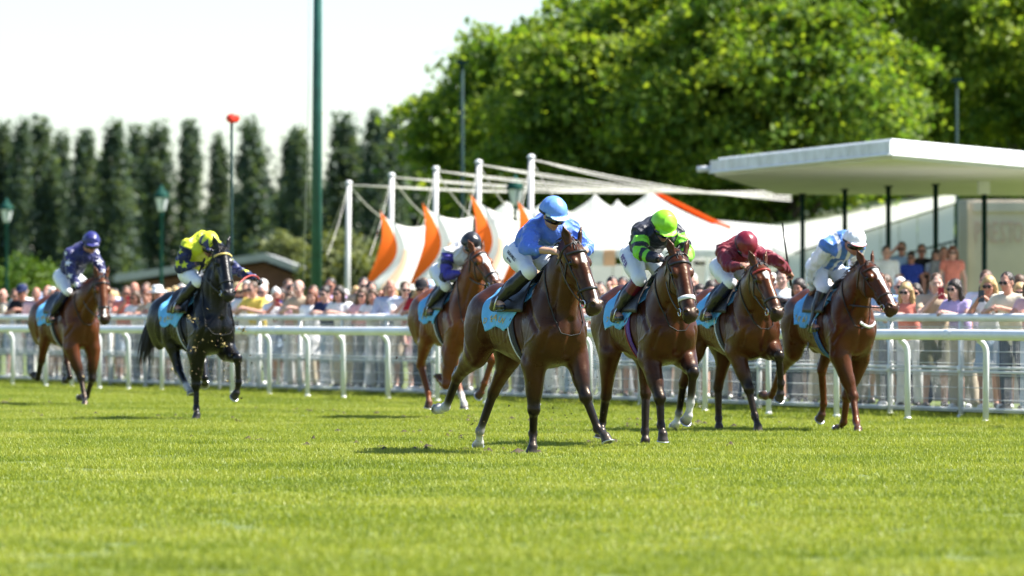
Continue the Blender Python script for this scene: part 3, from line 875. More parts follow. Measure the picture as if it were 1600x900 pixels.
for i, ((au, av), (bu, bv)) in enumerate(SAILS):
    Z = 3.23 * FPX / (HORIZON - MASTS[i + 1][1]) - 3.5
    org = px2w(au, HORIZON, Z); org.z = 0
    t = empty('shade_sail', org)
    NV, NU = 22, 16; V = []; mats = []
    nxt_ = SAILS[i + 1][0] if i < 3 else (au + 80, av - 8)
    for j in range(NV + 1):
        q = j / NV
        cu = au + (bu - au) * q + 12 * math.sin(math.pi * q ** .85)      # the taut, hollow left edge
        bw_ = 7 + 19 * math.sin(math.pi * min(1, q * 1.05)) ** .8
        ru = nxt_[0] + 4 - 6 * q
        for k in range(NU + 1):
            s_ = k / NU
            if k <= 3: us = cu + bw_ * k / 3
            else: us = cu + bw_ + (ru - cu - bw_) * (k - 3) / (NU - 3)
            x_ = max(0, min(1, (us - au) / max(1, ru - au)))
            top = av + 44 * x_ ** .62 + (nxt_[1] + 36 - av - 44) * x_ ** 2.5
            vs = top + (bv + 4 - top) * q
            V.append(px2w(us, vs, Z + 1.0 * math.sin(math.pi * s_) - 1.2 * s_ * (1 - q)) - org)
    f_ = []; fb = []
    for j in range(NV):
        for k in range(NU):
            q_ = (j * (NU + 1) + k, j * (NU + 1) + k + 1, (j + 1) * (NU + 1) + k + 1, (j + 1) * (NU + 1) + k)
            (fb if k < 3 else f_).append(q_)
    lower = [q for q in f_ if ((q[0] % (NU + 1)) in (6, 7, 8) and q[0] // (NU + 1) > 7)]  # peach glow inside the panel, painted as a coloured stripe
    rest = [q for q in f_ if q not in lower]
    for nm, ff, mt in (('membrane', rest, M_FABRIC), ('orange_border', fb, M_ORANGE), ('peach_stripe', lower, M_PEACH)):
        mb = MB(); used = sorted({x for q in ff for x in q}); mp = {x: n_ for n_, x in enumerate(used)}
        mb.add([V[x] for x in used], [tuple(mp[x] for x in q) for q in ff]); ob = mb.build(nm, mt, t, True)
    tag(t, ['first orange edged white sail, nearest the green mast', 'second orange edged white sail, left of the white and purple rider', 'third orange edged white sail, above the black helmet',
            'fourth orange edged white sail, touching the royal blue rider'][i], 'shade sail', 'orange edged shade sails')
# --- brown barn far off on the course
bn = empty('barn', px2w(330, HORIZON, 205)); bo = Vector(bn.location); bn.location.z = 0; bo.z = 0
def bb(u, v, Z=205): return px2w(u, v, Z) - bo
L_, T_, R_ = bb(180, 441), bb(414, 407), bb(484, 433)
mb = MB(); A = [L_ + Vector((.4, 0, -.1)), T_ + Vector((0, 0, -.1)), R_ + Vector((-.2, 0, -.1))]
pts = [Vector((A[0].x, 0, 0)), A[0], A[1], A[2], Vector((A[2].x, 0, 0))]
mb.add(pts + [p + Vector((0, 11, 0)) for p in pts], [(0, 1, 2, 3, 4)[::-1], (5, 6, 7, 8, 9), (0, 5, 6, 1), (4, 3, 8, 9)]); mb.build('wall', M_BRICK, bn)
for a, b in ((L_, T_), (T_, R_)):
    mb = MB(); up_ = Vector((0, 0, .28)); bk = Vector((0, 12, 0)); fr = Vector((0, -.5, 0))
    q = [a + fr, b + fr, b + bk, a + bk]; mb.add(q + [x + up_ for x in q], [(3, 2, 1, 0), (4, 5, 6, 7), (0, 1, 5, 4), (1, 2, 6, 5), (2, 3, 7, 6), (3, 0, 4, 7)])
    mb.build('roof', M_ROOFPALE, bn)
for k in range(7):
    u = 238 + 34 * k; p0 = bb(u, 466); m = MB(); m.box((p0.x, -.03, 1.05), (.07, .06, 2.1)); m.build('wall_post', M_BRICK, bn)
tag(bn, 'low brown barn with pale shallow roof beyond the crowd', 'barn')
# --- tall green mast
Z = 118; w = px2w(494, HORIZON, Z); t = empty('flag_mast', (w.x, w.y, 0))
MB().tube([(0, 0, 0), (.02, 0, 6), (.06, 0, 12.5)], [.135, .105, .075], 14).build('pole', M_GREENP, t, True)
MB().tube([(-.30, 0, .6), (-.17, 0, 6), (-.12, 0, 12.3)], .008, 5).build('halyard', M_CABLE, t, True)
m = MB(); m.box((-.2, 0, 1.0), (.2, .05, .04)); m.build('cleat', M_GREENP, t); m = MB(); m.lathe([(.26, 0), (.26, .06), (.16, .1)], n=12); m.build('base_plate', M_GREENP, t)
tag(t, 'very tall dark green mast rising out of the picture', 'mast')
# --- red disc on a thin pole
Z = 97; w = px2w(362, HORIZON, Z); t = empty('marker_post', (w.x, w.y, 0)); zt = 1.3 + (HORIZON - 185) / FPX * Z
MB().tube([(0, 0, 0), (0, 0, zt)], .024, 8).build('pole', M_GREEND, t, True)
m = MB(); a = R(25); prof = [(.0, -.035), (.085, -.05), (.105, -.02), (.105, .02), (.085, .05), (.0, .035)]
m.lathe(prof, (0, 0, 0), 20, cap=False); V = [Vector(p) for p in m.v]
M3 = Matrix.Rotation(R(30), 3, 'Z') @ Matrix.Rotation(R(90), 3, 'X')
m.v = [tuple((M3 @ Vector((p.x * 1.12, p.y * .82, p.z * 1.6))) + Vector((.02, 0, zt))) for p in V]; m.build('disc', M_REDDISC, t, True)
tag(t, 'thin dark post topped with a small red disc', 'marker')
# --- street lanterns
def lantern(u, v, label, ht=5.4):
    sc_ = ht / 5.4
    Z = (ht - CAM_H) * FPX / (HORIZON - v); w = px2w(u, HORIZON, Z); t = empty('street_lamp', (w.x, w.y, 0))
    m = MB(); m.lathe([(.16, 0), (.16, .5), (.09, .6), (.06, .8), (.05, 4.45), (.09, 4.5), (.05, 4.55)], n=12); m.build('pole', M_LANT, t, True)
    m = MB(); m.lathe([(.09, 4.56), (.12, 4.60), (.215, 4.98), (.20, 5.0)], n=8); m.build('glass', M_LAMPGLASS, t)
    m = MB(); m.lathe([(.24, 4.985), (.25, 5.03), (.17, 5.17), (.09, 5.24), (.07, 5.3), (.03, 5.38), (.0, 5.40)], n=16, cap=False); m.build('hood', M_LANT, t, True)
    for k in range(4):
        a_ = k * math.pi / 2 + .4; m = MB(); m.tube([(math.cos(a_) * .125, math.sin(a_) * .125, 4.58), (math.cos(a_) * .225, math.sin(a_) * .225, 5.0)], .014, 5); m.build('frame_bar', M_LANT, t)
    t.scale = (sc_, sc_, sc_)
    tag(t, label, 'street lamp', 'green street lanterns')
lantern(10, 309, 'green street lantern at the far end, behind the last horse')
lantern(252, 288, 'green street lantern against the poplars, near the black horse')
lantern(805, 272, 'green street lantern above the royal blue rider', 4.62)
def floodpost(u, v, Z, label, base=.07):
    w = px2w(u, v, Z); t = empty('lamp_post', (w.x, w.y, 0))
    MB().tube([(0, 0, 0), (0, 0, w.z)], [base, base * .75], 10).build('pole', M_GREEND, t, True)
    m = MB(); m.box((0, -.05, w.z + .05), (.30, .2, .10)); m.build('lamp_head', M_GREEND, t)
    m = MB(); m.box((0, -.16, w.z + .04), (.28, .02, .11)); m.build('lamp_lens', M_GREEND, t)
    tag(t, label, 'lamp post')
floodpost(722, 100, 150, 'tall dark lamp post in front of the small plane tree')
floodpost(1495, 128, 150, 'slim dark lamp post among the dark plane leaves', .05)
# ------------------------------------------------------------------ running rail
T_POSTS = [-3.9, -1.95, 0, 2.05, 4.03, 6.02, 8.0, 9.92, 11.8, 13.7, 15.6, 17.5, 19.5, 21.4, 23.0, 24.75, 26.5, 28.3, 30.04, 31.8, 33.4, 34.95, 36.45, 38.45, 40.2, 42.0, 43.8]
rt = empty('running_rail', RA); RZ = 1.085
seg = 5.85
t0 = -5.2; k = 0
while t0 < 45:
    a = rail_pt(t0 + .004, .13, RZ) - RA; b = rail_pt(t0 + seg - .004, .13, RZ) - RA
    pts = [a, a + (b - a) * .004, a + (b - a) * .5 - Vector((0, 0, .006)), b - (b - a) * .004, b]
    MB().tube(pts, .066, 14).build('rail_tube', M_WHITEPL, rt, True)
    MB().tube([b - RD * .09, b + RD * .10], .0695, 14).build('joint_sleeve', M_WHITEPL, rt, True)
    t0 += seg
post = None
for t in T_POSTS:
    if post is None:
        m = MB(); pts = [(0, 0, -.02), (0, 0, .86)]
        for i in range(1, 8):
            an = R(80 * i / 7); pts.append(tuple(RN * (.13 * (1 - math.cos(an))) + Vector((0, 0, .86 + .16 * math.sin(an)))))
        m.tube(pts, .037, 10)
        m.lathe([(.052, 0), (.052, .05), (.04, .07)], n=10)
        post = link('post', m.mesh('post', True), M_WHITEPL, rt, rail_pt(t) - RA)
    else:
        o = post.copy(); COL.objects.link(o); o.parent = rt; o.location = rail_pt(t) - RA
    (post if t == T_POSTS[0] else o).rotation_euler = (R(rng.uniform(-.6, .6)), R(rng.uniform(-.6, .6)), 0)
tag(rt, 'white plastic running rail on curved posts along the track', 'rail')
# ------------------------------------------------------------------ crowd fence with wire mesh
FO = -1.75
fn = empty('crowd_fence', rail_pt(0, FO)); fo = rail_pt(0, FO); SP = 2.0
def fp(t, z, off=0.0): return rail_pt(t, FO + off, z) - fo
m = MB()
for k in range(-3, 25):
    for (z, r_, nm) in ((1.29, .052, 'top_rail'), (.655, .021, 'middle_bar'), (.60, .021, 'middle_bar'), (.13, .021, 'bottom_bar')):
        if nm == 'top_rail':
            if k % 3 == 0: MB().tube([fp(k * SP, z), fp((k + 3) * SP - .01, z)], r_, 12).build(nm, M_WHITEPL, fn, True)
        else:
            MB().tube([fp(k * SP + .035, z), fp((k + 1) * SP - .035, z)], r_, 6).build(nm, M_WHITEPL, fn, True)
fpost = None; mesh_me = None
for k in range(-3, 26):
    if fpost is None:
        m = MB(); m.tube([(0, 0, -.02), (0, 0, 1.245)], .036, 10); m.lathe([(.07, 0), (.07, .02), (.042, .05)], n=10); m.lathe([(.05, .58), (.05, .68)], n=10)
        fpost = link('post', m.mesh('post', True), M_WHITEPL, fn, fp(k * SP, 0))
    else:
        o = fpost.copy(); COL.objects.link(o); o.parent = fn; o.location = fp(k * SP, 0)
    if k < 25:
        if mesh_me is None:
            m = MB()
            nw = 39
            for i in range(nw):
                q = RD * (.05 + (SP - .10) * i / (nw - 1)) + RN * .03
                m.tube([q + Vector((0, 0, .09)), q + Vector((0, 0, 1.22))], .0026, 3, cap=False)
            for z in (.10, .25, .40, .56, .71, .86, 1.02, 1.17):
                m.tube([RD * .04 + RN * .034 + Vector((0, 0, z)), RD * (SP - .04) + RN * .034 + Vector((0, 0, z))], .0052, 4, cap=False)
            mesh_me = m.mesh('wire_mesh', True)
        o = link('wire_mesh', mesh_me, M_GALV, fn, fp(k * SP, 0)); o['kind'] = 'stuff'
tag(fn, 'white tubular crowd fence filled with fine wire mesh', 'fence')

# ------------------------------------------------------------------ the crowd
M_SKINP = vmat('crowd_skin', rough=.55, spec=.35, var=.08, scale=14, bump=.05)
def cloth_mat(name, c, pat=None):
    if pat is None: return pmat(name, c, rough=.8, var=.10, scale=5, bump=.35, bscale=16, spec=.2)
    m, nt, b = new_mat(name)
    tc = nt.nodes.new('ShaderNodeTexCoord')
    if pat[0] == 'stripe':
        w = nt.nodes.new('ShaderNodeTexWave'); w.bands_direction = 'Z'; w.inputs['Scale'].default_value = 9
    else:
        w = nt.nodes.new('ShaderNodeTexVoronoi'); w.inputs['Scale'].default_value = 16
    nt.links.new(tc.outputs['Object'], w.inputs['Vector'])
    rp = nt.nodes.new('ShaderNodeValToRGB'); rp.color_ramp.interpolation = 'CONSTANT'
    rp.color_ramp.elements[0].color = (*c, 1); rp.color_ramp.elements[1].color = (*pat[1], 1); rp.color_ramp.elements[1].position = .5
    nt.links.new(w.outputs[0], rp.inputs['Fac']); nt.links.new(rp.outputs[0], b.inputs['Base Color']); b.inputs['Roughness'].default_value = .8
    return m
TOPS = {'white': (.72, .72, .72), 'cream': (.62, .56, .44), 'pale pink': (.66, .40, .42), 'light blue': (.32, .46, .68), 'navy': (.018, .028, .085), 'black': (.015, .015, .018), 'red': (.42, .025, .03),
        'coral': (.62, .20, .15), 'grey': (.24, .25, .27), 'beige': (.44, .34, .24), 'khaki': (.20, .19, .11), 'lilac': (.42, .34, .58), 'green': (.05, .24, .10), 'royal blue': (.03, .06, .34), 'yellow': (.66, .50, .10)}
BOT = {'navy': (.02, .03, .07), 'pale jeans': (.26, .34, .44), 'white': (.66, .66, .66), 'beige': (.42, .36, .27), 'black': (.02, .02, .022), 'grey': (.20, .21, .23), 'blue jeans': (.06, .10, .20), 'olive': (.11, .11, .06), 'pink': (.55, .16, .28)}
HAIRC = {'blond': (.42, .28, .12), 'dark': (.022, .014, .010), 'brown': (.085, .045, .022), 'grey': (.34, .33, .32), 'white': (.62, .60, .57), 'auburn': (.16, .05, .02)}
MT = {k: cloth_mat('shirt_' + k.replace(' ', '_'), v) for k, v in TOPS.items()}
MT['blue striped'] = cloth_mat('striped_shirt', (.70, .70, .72), ('stripe', (.08, .14, .36)))
MT['flowered'] = cloth_mat('flowered_cloth', (.60, .22, .28), ('dots', (.62, .58, .5)))
MT['patterned'] = cloth_mat('patterned_cloth', (.03, .03, .05), ('dots', (.5, .5, .52)))
MBT = {k: cloth_mat('legwear_' + k.replace(' ', '_'), v) for k, v in BOT.items()}
MH = {k: pmat('hair_' + k, v, rough=.5, var=.35, scale=18, bump=.6, bscale=40) for k, v in HAIRC.items()}
M_STRAW = pmat('straw_hat', (.55, .42, .22), rough=.85, var=.2, scale=30, bump=.5, bscale=60)
M_HATS = {'straw': M_STRAW, 'white': MT['white'], 'navy': MT['navy'], 'red': MT['red'], 'light blue': MT['light blue'], 'black': MT['black']}
M_SHOE_W = pmat('white_shoe', (.66, .66, .66), rough=.6); M_SHOE_D = pmat('dark_shoe', (.03, .025, .022), rough=.5)
M_PHONE = pmat('phone_case', (.02, .03, .06), rough=.2); M_PHONER = pmat('red_phone_case', (.30, .02, .03), rough=.3)
SK = [(.50, .26, .19), (.54, .30, .23), (.42, .20, .14), (.56, .34, .27), (.24, .12, .075)]
def skin_cols(F, V, base):
    return F.colors(V, [base, tuple(x * y for x, y in zip(base, (.9, .55, .55))), base, base, (.03, .025, .02)], .01)
def person_meshes(pose, female, lower):
    """all joints for a person 1.72 m tall, facing +x"""
    a = np.array
    lean = {'lean': .16, 'phone': .06, 'stand': .0, 'shade': .02, 'fold': .02, 'point': .05}[pose]
    hip = a((0, 0, .93)); che = a((lean * .8, 0, 1.33)); nk = a((lean, 0, 1.46)); Hc = a((lean + .045, 0, 1.60))
    sw = .165 if female else .19; hw_ = .095
    sh = [a((lean * .85, -sw, 1.385)), a((lean * .85, sw, 1.385))]
    if pose == 'lean': el = [a((.30, -.27, 1.21)), a((.30, .27, 1.21))]; wr = [a((.46, -.08, 1.27)), a((.46, .06, 1.28))]
    elif pose == 'phone': el = [a((.28, -.24, 1.20)), a((.28, .24, 1.20))]; wr = [a((.42, -.06, 1.42)), a((.42, .06, 1.42))]
    elif pose == 'shade': el = [a((.26, -.30, 1.36)), a((.06, .26, 1.12))]; wr = [a((.21, -.09, 1.60)), a((.12, .24, .88))]
    elif pose == 'fold': el = [a((.10, -.28, 1.13)), a((.10, .28, 1.13))]; wr = [a((.27, .05, 1.17)), a((.29, -.05, 1.13))]
    elif pose == 'point': el = [a((.26, -.34, 1.42)), a((.04, .26, 1.12))]; wr = [a((.46, -.40, 1.58)), a((.14, .22, .89))]
    else: el = [a((-.02, -.25, 1.11)), a((-.02, .25, 1.11))]; wr = [a((.07, -.25, .86)), a((.07, .25, .86))]
    kn = [a((.03, -.11, .50)), a((-.01, .11, .50))]; an = [a((-.02, -.12, .09)), a((-.05, .13, .09))]
    f, u, l = a((math.cos(.1), 0, -math.sin(.1))), a((math.sin(.1), 0, math.cos(.1))), a((0, 1., 0))
    B = Field(); face(B, Hc, f, u, l)
    B.cone(Hc - f * .02 - u * .06, nk, .052, .058, .03)
    B.chain([hip, (hip + che) / 2, che], [.115, .105, .12], .05, flat=((0, 1, 0), 1.2)); B.cone(sh[0], sh[1], .058, .058, .05)
    for i in (0, 1):
        sg = -1 if i == 0 else 1
        B.chain([sh[i], el[i], wr[i]], [.05, .04, .028], .02)
        d = unit(wr[i] - el[i]); n = unit(a((.2, -sg * .6, -.4)) - d * (a((.2, -sg * .6, -.4)) @ d)); s_ = unit(np.cross(n, d))
        hand(B, wr[i], d, n, s_, hold=.6)
        B.chain([hip + a((0, sg * hw_, -.03)), kn[i], an[i]], [.085, .052, .036], .03); B.cone(an[i] + a((-.03, 0, -.05)), an[i] + a((.13, 0, -.06)), .036, .03, .02)
    V, Q = B.mesh(.0135, 1)
    out = dict(body=(V, Q, B), f=f, u=u, Hc=Hc, wr=wr)
    T = Field()
    T.cone(hip + a((0, 0, -.02)), hip * .5 + che * .5, .135 if not female else .128, .128 if not female else .112, .06, flat=((0, 1, 0), 1.25))
    T.cone(hip * .5 + che * .5, che, .128 if not female else .112, .140, .06, flat=((0, 1, 0), 1.22)); T.cone(sh[0], sh[1], .072, .072, .05)
    if female:
        for sg in (-1, 1): T.ell(che + a((.085, sg * .075, -.06)), (.06, .07, .065), .04)
    lng = pose in ('fold', 'point') and not female
    for i in (0, 1):
        e_ = sh[i] + (el[i] - sh[i]) * (1 if lng else (.62 if not female else .3))
        T.cone(sh[i], e_, .070, .060, .03)
        if lng: T.cone(el[i], el[i] + (wr[i] - el[i]) * .85, .056, .042, .02)
    T.half(nk + a((0, 0, .02)), unit(a((.3, 0, 1))), .12)
    V, Q = T.mesh(.0145, 1); out['top'] = np_mesh('top', V, Q)
    L = Field()
    if lower == 'skirt':
        L.cone(hip + a((0, 0, .04)), hip + a((0, 0, -.12)), .125, .17, .05, flat=((0, 1, 0), 1.2)); L.cone(hip + a((0, 0, -.12)), a((0, 0, .52)), .17, .235, .05)
        L.half(a((0, 0, .50)), a((0, 0, -1.)), .5)
    else:
        L.ell(hip + a((0, 0, -.02)), (.135, .175, .13), .05)
        for i in (0, 1):
            sg = -1 if i == 0 else 1; h_ = hip + a((0, sg * hw_, -.03))
            if lower == 'shorts': L.cone(h_, h_ + (kn[i] - h_) * .85, .11, .098, .04)
            else:
                L.cone(h_, kn[i], .11, .078, .04); L.cone(kn[i], an[i] + a((0, 0, .02)), .078, .068 if lower == 'trousers' else .10, .03)
    V, Q = L.mesh(.0155, 1); out['low'] = np_mesh('legwear', V, Q)
    S_ = []
    for i in (0, 1):
        m = Field(); m.cone(an[i] + a((-.045, 0, -.055)), an[i] + a((.14, 0, -.062)), .042, .036, .02); m.half(an[i] + a((.05, 0, -.088)), a((0, 0, -1.)), .2)
        V, Q = m.mesh(.014, 1); S_.append(np_mesh('shoe', V, Q))
    out['shoes'] = S_
    return out
def hair_mesh(kind, Hc, f, u, seed):
    l = np.array((0, 1., 0)); H = Field(); ax = (f, l, u); q = lambda a_, b_, c_=0.: Hc + f * a_ + u * b_ + l * c_
    if kind == 'short': H.ell(q(-.022, .048), (.100, .084, .092), .02, ax=ax); H.ell(q(-.06, -.01), (.062, .076, .07), .03, ax=ax)
    elif kind == 'bob':
        H.ell(q(-.018, .05), (.106, .092, .096), .02, ax=ax)
        for sg in (-1, 1): H.cone(q(-.01, .02, sg * .082), q(-.015, -.09, sg * .088), .036, .040, .02)
        H.cone(q(-.08, .02), q(-.075, -.09), .06, .06, .03)
    elif kind == 'long':
        H.ell(q(-.018, .05), (.106, .090, .096), .02, ax=ax)
        for sg in (-1, 1): H.chain([q(-.01, .02, sg * .080), q(-.02, -.10, sg * .092), q(.0, -.24, sg * .10)], [.034, .036, .022], .02)
        H.cone(q(-.08, .0), q(-.10, -.22), .062, .05, .03)
    elif kind == 'bun': H.ell(q(-.018, .05), (.104, .086, .094), .02, ax=ax); H.ell(q(-.09, .10), .05, .02)
    H.ell(q(.075, -.03), (.075, .062, .085), .015, ax=ax, op='s')
    if kind == 'thin': 
        H = Field(); H.chain([q(-.02, .0, -.084), q(-.10, .0, -.03), q(-.10, .0, .03), q(-.02, .0, .084)], [.022, .035, .035, .022], .03)
    V, Q = H.mesh(.0125, 1)
    g_ = np.random.default_rng(seed); w = np.sin(V[:, 0] * 90 + V[:, 1] * 70) * np.sin(V[:, 2] * 60 + seed)
    return np_mesh('hair', V + (V - Hc) * (w * .02)[:, None], Q)
def hat_mesh(kind, Hc, f, u):
    m = MB(); M_ = Matrix((tuple(f), (0, 1, 0), tuple(u))).transposed()
    if kind == 'brim': m.lathe([(.10, .055), (.19, .045), (.195, .05), (.108, .068), (.102, .13), (.08, .165), (.0, .17)], n=20, cap=False)
    else:
        m.lathe([(.112, .04), (.112, .07), (.095, .13), (.05, .165), (.0, .172)], n=18, cap=False)
        n0 = len(m.v); m.add([(.07, -.085, .048), (.07, .085, .048), (.165, .06, .038), (.185, 0, .036), (.165, -.06, .038), (.07, -.085, .058), (.07, .085, .058), (.165, .06, .048), (.185, 0, .046), (.165, -.06, .048)],
                             [(0, 1, 2, 3, 4), (9, 8, 7, 6, 5), (0, 5, 6, 1), (1, 6, 7, 2), (2, 7, 8, 3), (3, 8, 9, 4), (4, 9, 5, 0)])
    m.v = [tuple(M_ @ Vector((p[0] - .012, p[1], p[2])) + Vector(Hc)) for p in m.v]
    return m.mesh('hat', True)
def glasses_mesh(Hc, f, u):
    m = MB(); l = np.array((0, 1., 0))
    for sg in (-1, 1):
        m.tube([Hc + f * .098 + u * .006 + l * sg * .034, Hc + f * .106 + u * .004 + l * sg * .034], .028, 10, flat=(Vector(u), .8))
        m.tube([Hc + f * .095 + u * .012 + l * sg * .062, Hc + f * .0 + u * .012 + l * sg * .084], .004, 4)
    m.tube([Hc + f * .104 + u * .010 - l * .012, Hc + f * .104 + u * .010 + l * .012], .005, 5)
    return m.mesh('sunglasses', True)
PV = {}
for pose in ('lean', 'phone', 'stand', 'shade', 'fold', 'point'):
    for female in (0, 1):
        lw = {'lean': ('trousers', 'flares'), 'phone': ('shorts', 'skirt'), 'stand': ('trousers', 'skirt'), 'shade': ('trousers', 'flares'), 'fold': ('trousers', 'trousers'), 'point': ('shorts', 'trousers')}[pose][female]
        d = person_meshes(pose, female, lw); d['lower'] = lw
        V, Q, B = d['body']
        C1 = skin_cols(B, V, (1, 1, 1))
        d['bodies'] = [np_mesh('body', V, Q, True, C1 * np.array(s_)) for s_ in SK[:3 if pose in ('fold', 'point') else 4]]
        d['hair'] = {}; d['hats'] = {}; d['gl'] = glasses_mesh(d['Hc'], d['f'], d['u'])
        PV[(pose, female)] = d
def get_hair(d, k):
    if k not in d['hair']: d['hair'][k] = hair_mesh(k, d['Hc'], d['f'], d['u'], len(k))
    return d['hair'][k]
def get_hat(d, k):
    if k not in d['hats']: d['hats'][k] = hat_mesh(k, d['Hc'], d['f'], d['u'])
    return d['hats'][k]
USED = set()
LAND = [(62, 'past the starred rider'), (175, 'behind the last horse'), (232, 'before the black horse'), (310, 'behind the black horse'), (385, 'by the black horse\'s head'), (450, 'after the black horse'),
        (520, 'below the green mast'), (590, 'below the first sail'), (650, 'by the chestnut\'s tail'), (780, 'behind the purple rider'), (945, 'behind the leader'), (985, 'beside the lime cap'), (1100, 'behind the lime cap'),
        (1180, 'behind the burgundy rider'), (1265, 'beside the raised whip'), (1340, 'behind the white sleeved rider'), (1420, 'beyond the liver chestnut\'s nose'), (1480, 'before the pavilion pillar'), (1545, 'below the loudspeaker'), (9999, 'at the picture edge')]
ROWN = {0: 'at the fence', 1: 'second row', 2: 'third row', 3: 'on the terrace', 4: 'on the steps'}
POSEN = {'lean': 'leaning arms on the fence', 'phone': 'holding both hands up', 'stand': 'standing upright', 'shade': 'hand raised to forehead', 'fold': 'arms folded', 'point': 'one arm raised'}
PHONES = []
def person(t, off, z0, row, r_, spec=None):
    p = rail_pt(t, FO + off)
    u = 800 + FPX * p.x / p.y
    if u < -40 or u > 1640: return
    for tries in range(60):
        female = r_.random() < .55
        pose = r_.choices(('lean', 'phone', 'stand', 'shade', 'fold', 'point'), (10, 4, 2, 1, 1, 1) if row == 0 else (0, 3, 5, 1.4, 2, 1))[0]
        top = r_.choices(list(MT), [12, 4, 5, 4, 2.5, 1.5, 1.5, 2, 1.5, 3, 1, 2, .6, 1, .35, 3, 2, 1.4])[0]
        bot = r_.choices(list(MBT)[:8], (1, 3, 3.5, 3, .7, .8, 1, .6))[0]; hc = r_.choices(list(HAIRC), (1.5, 5, 8, 5, 3, 1.5) if not female else (4.5, 5, 8, 1.5, 1.5, 2.5))[0]
        hk = r_.choice(('long', 'bob', 'long', 'bun', 'bob')) if female else r_.choice(('short', 'short', 'short', 'thin'))
        hat = r_.choices((None, 'brim', 'peak'), (11, 1.2 if female else .5, .4 if female else 1.6))[0]
        hcol = r_.choice(('straw', 'straw', 'white')) if hat == 'brim' else r_.choice(('white', 'navy', 'red', 'light blue', 'black', 'white'))
        gl = r_.random() < .55
        if spec: 
            female = spec.get('female', female); pose = spec.get('pose', pose); top = spec.get('top', top); bot = spec.get('bot', bot); hc = spec.get('hc', hc); hk = spec.get('hk', hk if female else 'short'); hat = spec.get('hat', None); hcol = spec.get('hcol', hcol); gl = spec.get('gl', gl)
        d = PV[(pose, int(female))]
        place = next(s_ for lim, s_ in LAND if u < lim)
        who = 'woman' if female else 'man'
        hd = ('%s %s' % (hcol, 'sunhat' if hat == 'brim' else 'cap')) if hat else ('%s%s hair' % ('long ' if hk == 'long' else ('thinning ' if hk == 'thin' else ''), hc))
        lab = '%s in %s top, %s, %s, %s' % (who, top, hd, ROWN[row], place)
        if lab not in USED: break
    USED.add(lab)
    bi = r_.randrange(len(d['bodies']))
    o = link('person', d['bodies'][bi], M_SKINP)
    face_dir = spec.get('dir') if spec and 'dir' in spec else r_.uniform(-112, -78) if u > 700 else r_.uniform(-105, -62)
    if row == 0 and pose == 'lean': face_dir = face_dir * .6 + math.degrees(math.atan2(RN.y, RN.x)) * .4 if math.atan2(RN.y, RN.x) < 0 else face_dir
    s_ = (r_.uniform(.93, 1.0) if female else r_.uniform(.99, 1.07)) * (spec.get('s', 1) if spec else 1)
    o.location = (p.x, p.y, max(z0, .12)); o.rotation_euler = (0, 0, R(face_dir)); o.scale = (s_, s_, s_)
    tag(o, lab, 'spectator', 'spectators watching along the fence')
    link('top', d['top'], MT[top], o); link('skirt' if d['lower'] == 'skirt' else d['lower'], d['low'], MT[top] if d['lower'] == 'skirt' and r_.random() < .5 else MBT[bot], o)
    sm = M_SHOE_W if r_.random() < .6 else M_SHOE_D
    for q in d['shoes']: link('shoe', q, sm, o)
    if not (hat == 'peak' and hk == 'short'): link('hair', get_hair(d, hk), MH[hc], o)
    if hat: link('hat', get_hat(d, 'brim' if hat == 'brim' else 'peak'), M_HATS[hcol], o)
    if gl: link('sunglasses', d['gl'], M_LENS_C, o)
    if pose == 'phone' and row == 0 or (spec and spec.get('phone')):
        ph = MB(); ph.box((.50, 0, 1.47), (.012, .078, .155)); ph.box((.493, .0, 1.47), (.004, .070, .145))
        me = ph.mesh('phone'); q = link('phone', me, M_PHONER if r_.random() < .3 else M_PHONE)
        q.location = o.location; q.rotation_euler = o.rotation_euler; q.scale = o.scale
        PHONES.append(q)
        tag(q, 'phone of the %s in %s, %s, %s' % (who, top, hd, place), 'phone', 'phones filming the race')
    return o
M_LENS_C = pmat('sunglass_lens', (.01, .01, .012), rough=.12, var=0)
pr = random.Random(99)
# people one can tell apart by the near fence, then the rest along it
KNOWN = [(-.75, .0, dict(female=1, pose='lean', top='black', bot='black', hc='dark', hk='long', gl=True)), (-.05, -.42, dict(female=0, pose='lean', top='royal blue', hat='peak', hcol='light blue', s=.92)),
         (.75, -.40, dict(female=1, pose='phone', top='patterned', bot='grey', hc='blond', hk='bun', gl=True)), (1.75, -.38, dict(female=1, pose='phone', top='cream', bot='pale jeans', hc='auburn', hk='bob')),
         (2.75, -.40, dict(female=1, pose='lean', top='pale pink', bot='pale jeans', hc='brown', hk='bob', gl=True)), (3.95, -.40, dict(female=1, pose='phone', top='white', bot='pale jeans', hc='blond', hk='long')),
         (.35, -.85, dict(female=1, pose='lean', top='pale pink', bot='white', hc='grey', hk='bob', gl=True)), (1.3, -.9, dict(female=0, pose='shade', top='white', bot='navy', hc='brown')), (2.3, -.85, dict(female=0, pose='stand', top='blue striped', bot='beige', hc='grey', gl=True)), (3.35, -.42, dict(female=0, pose='lean', top='cream', bot='navy', hc='dark', gl=True)),
         (4.75, -.42, dict(female=1, pose='lean', top='lilac', bot='beige', hc='dark', hk='long')), (6.2, -.4, dict(female=1, pose='lean', top='coral', bot='white', hc='blond', hk='long', gl=True)), (6.75, -.42, dict(female=0, pose='lean', top='light blue', bot='grey', hc='brown', gl=True)),
         (4.2, -.95, dict(female=1, pose='stand', top='white', bot='beige', hc='blond', hk='bob')), (5.5, -.40, dict(female=0, pose='phone', top='beige', bot='olive', hc='brown')),
         (7.3, -.38, dict(female=0, pose='lean', top='white', bot='beige', hc='white', hk='short', gl=True, s=1.05))]
for (t, off, sp_) in KNOWN: person(t, off, 0, 0 if off > -.6 else 1, pr, sp_)
t = 8.0
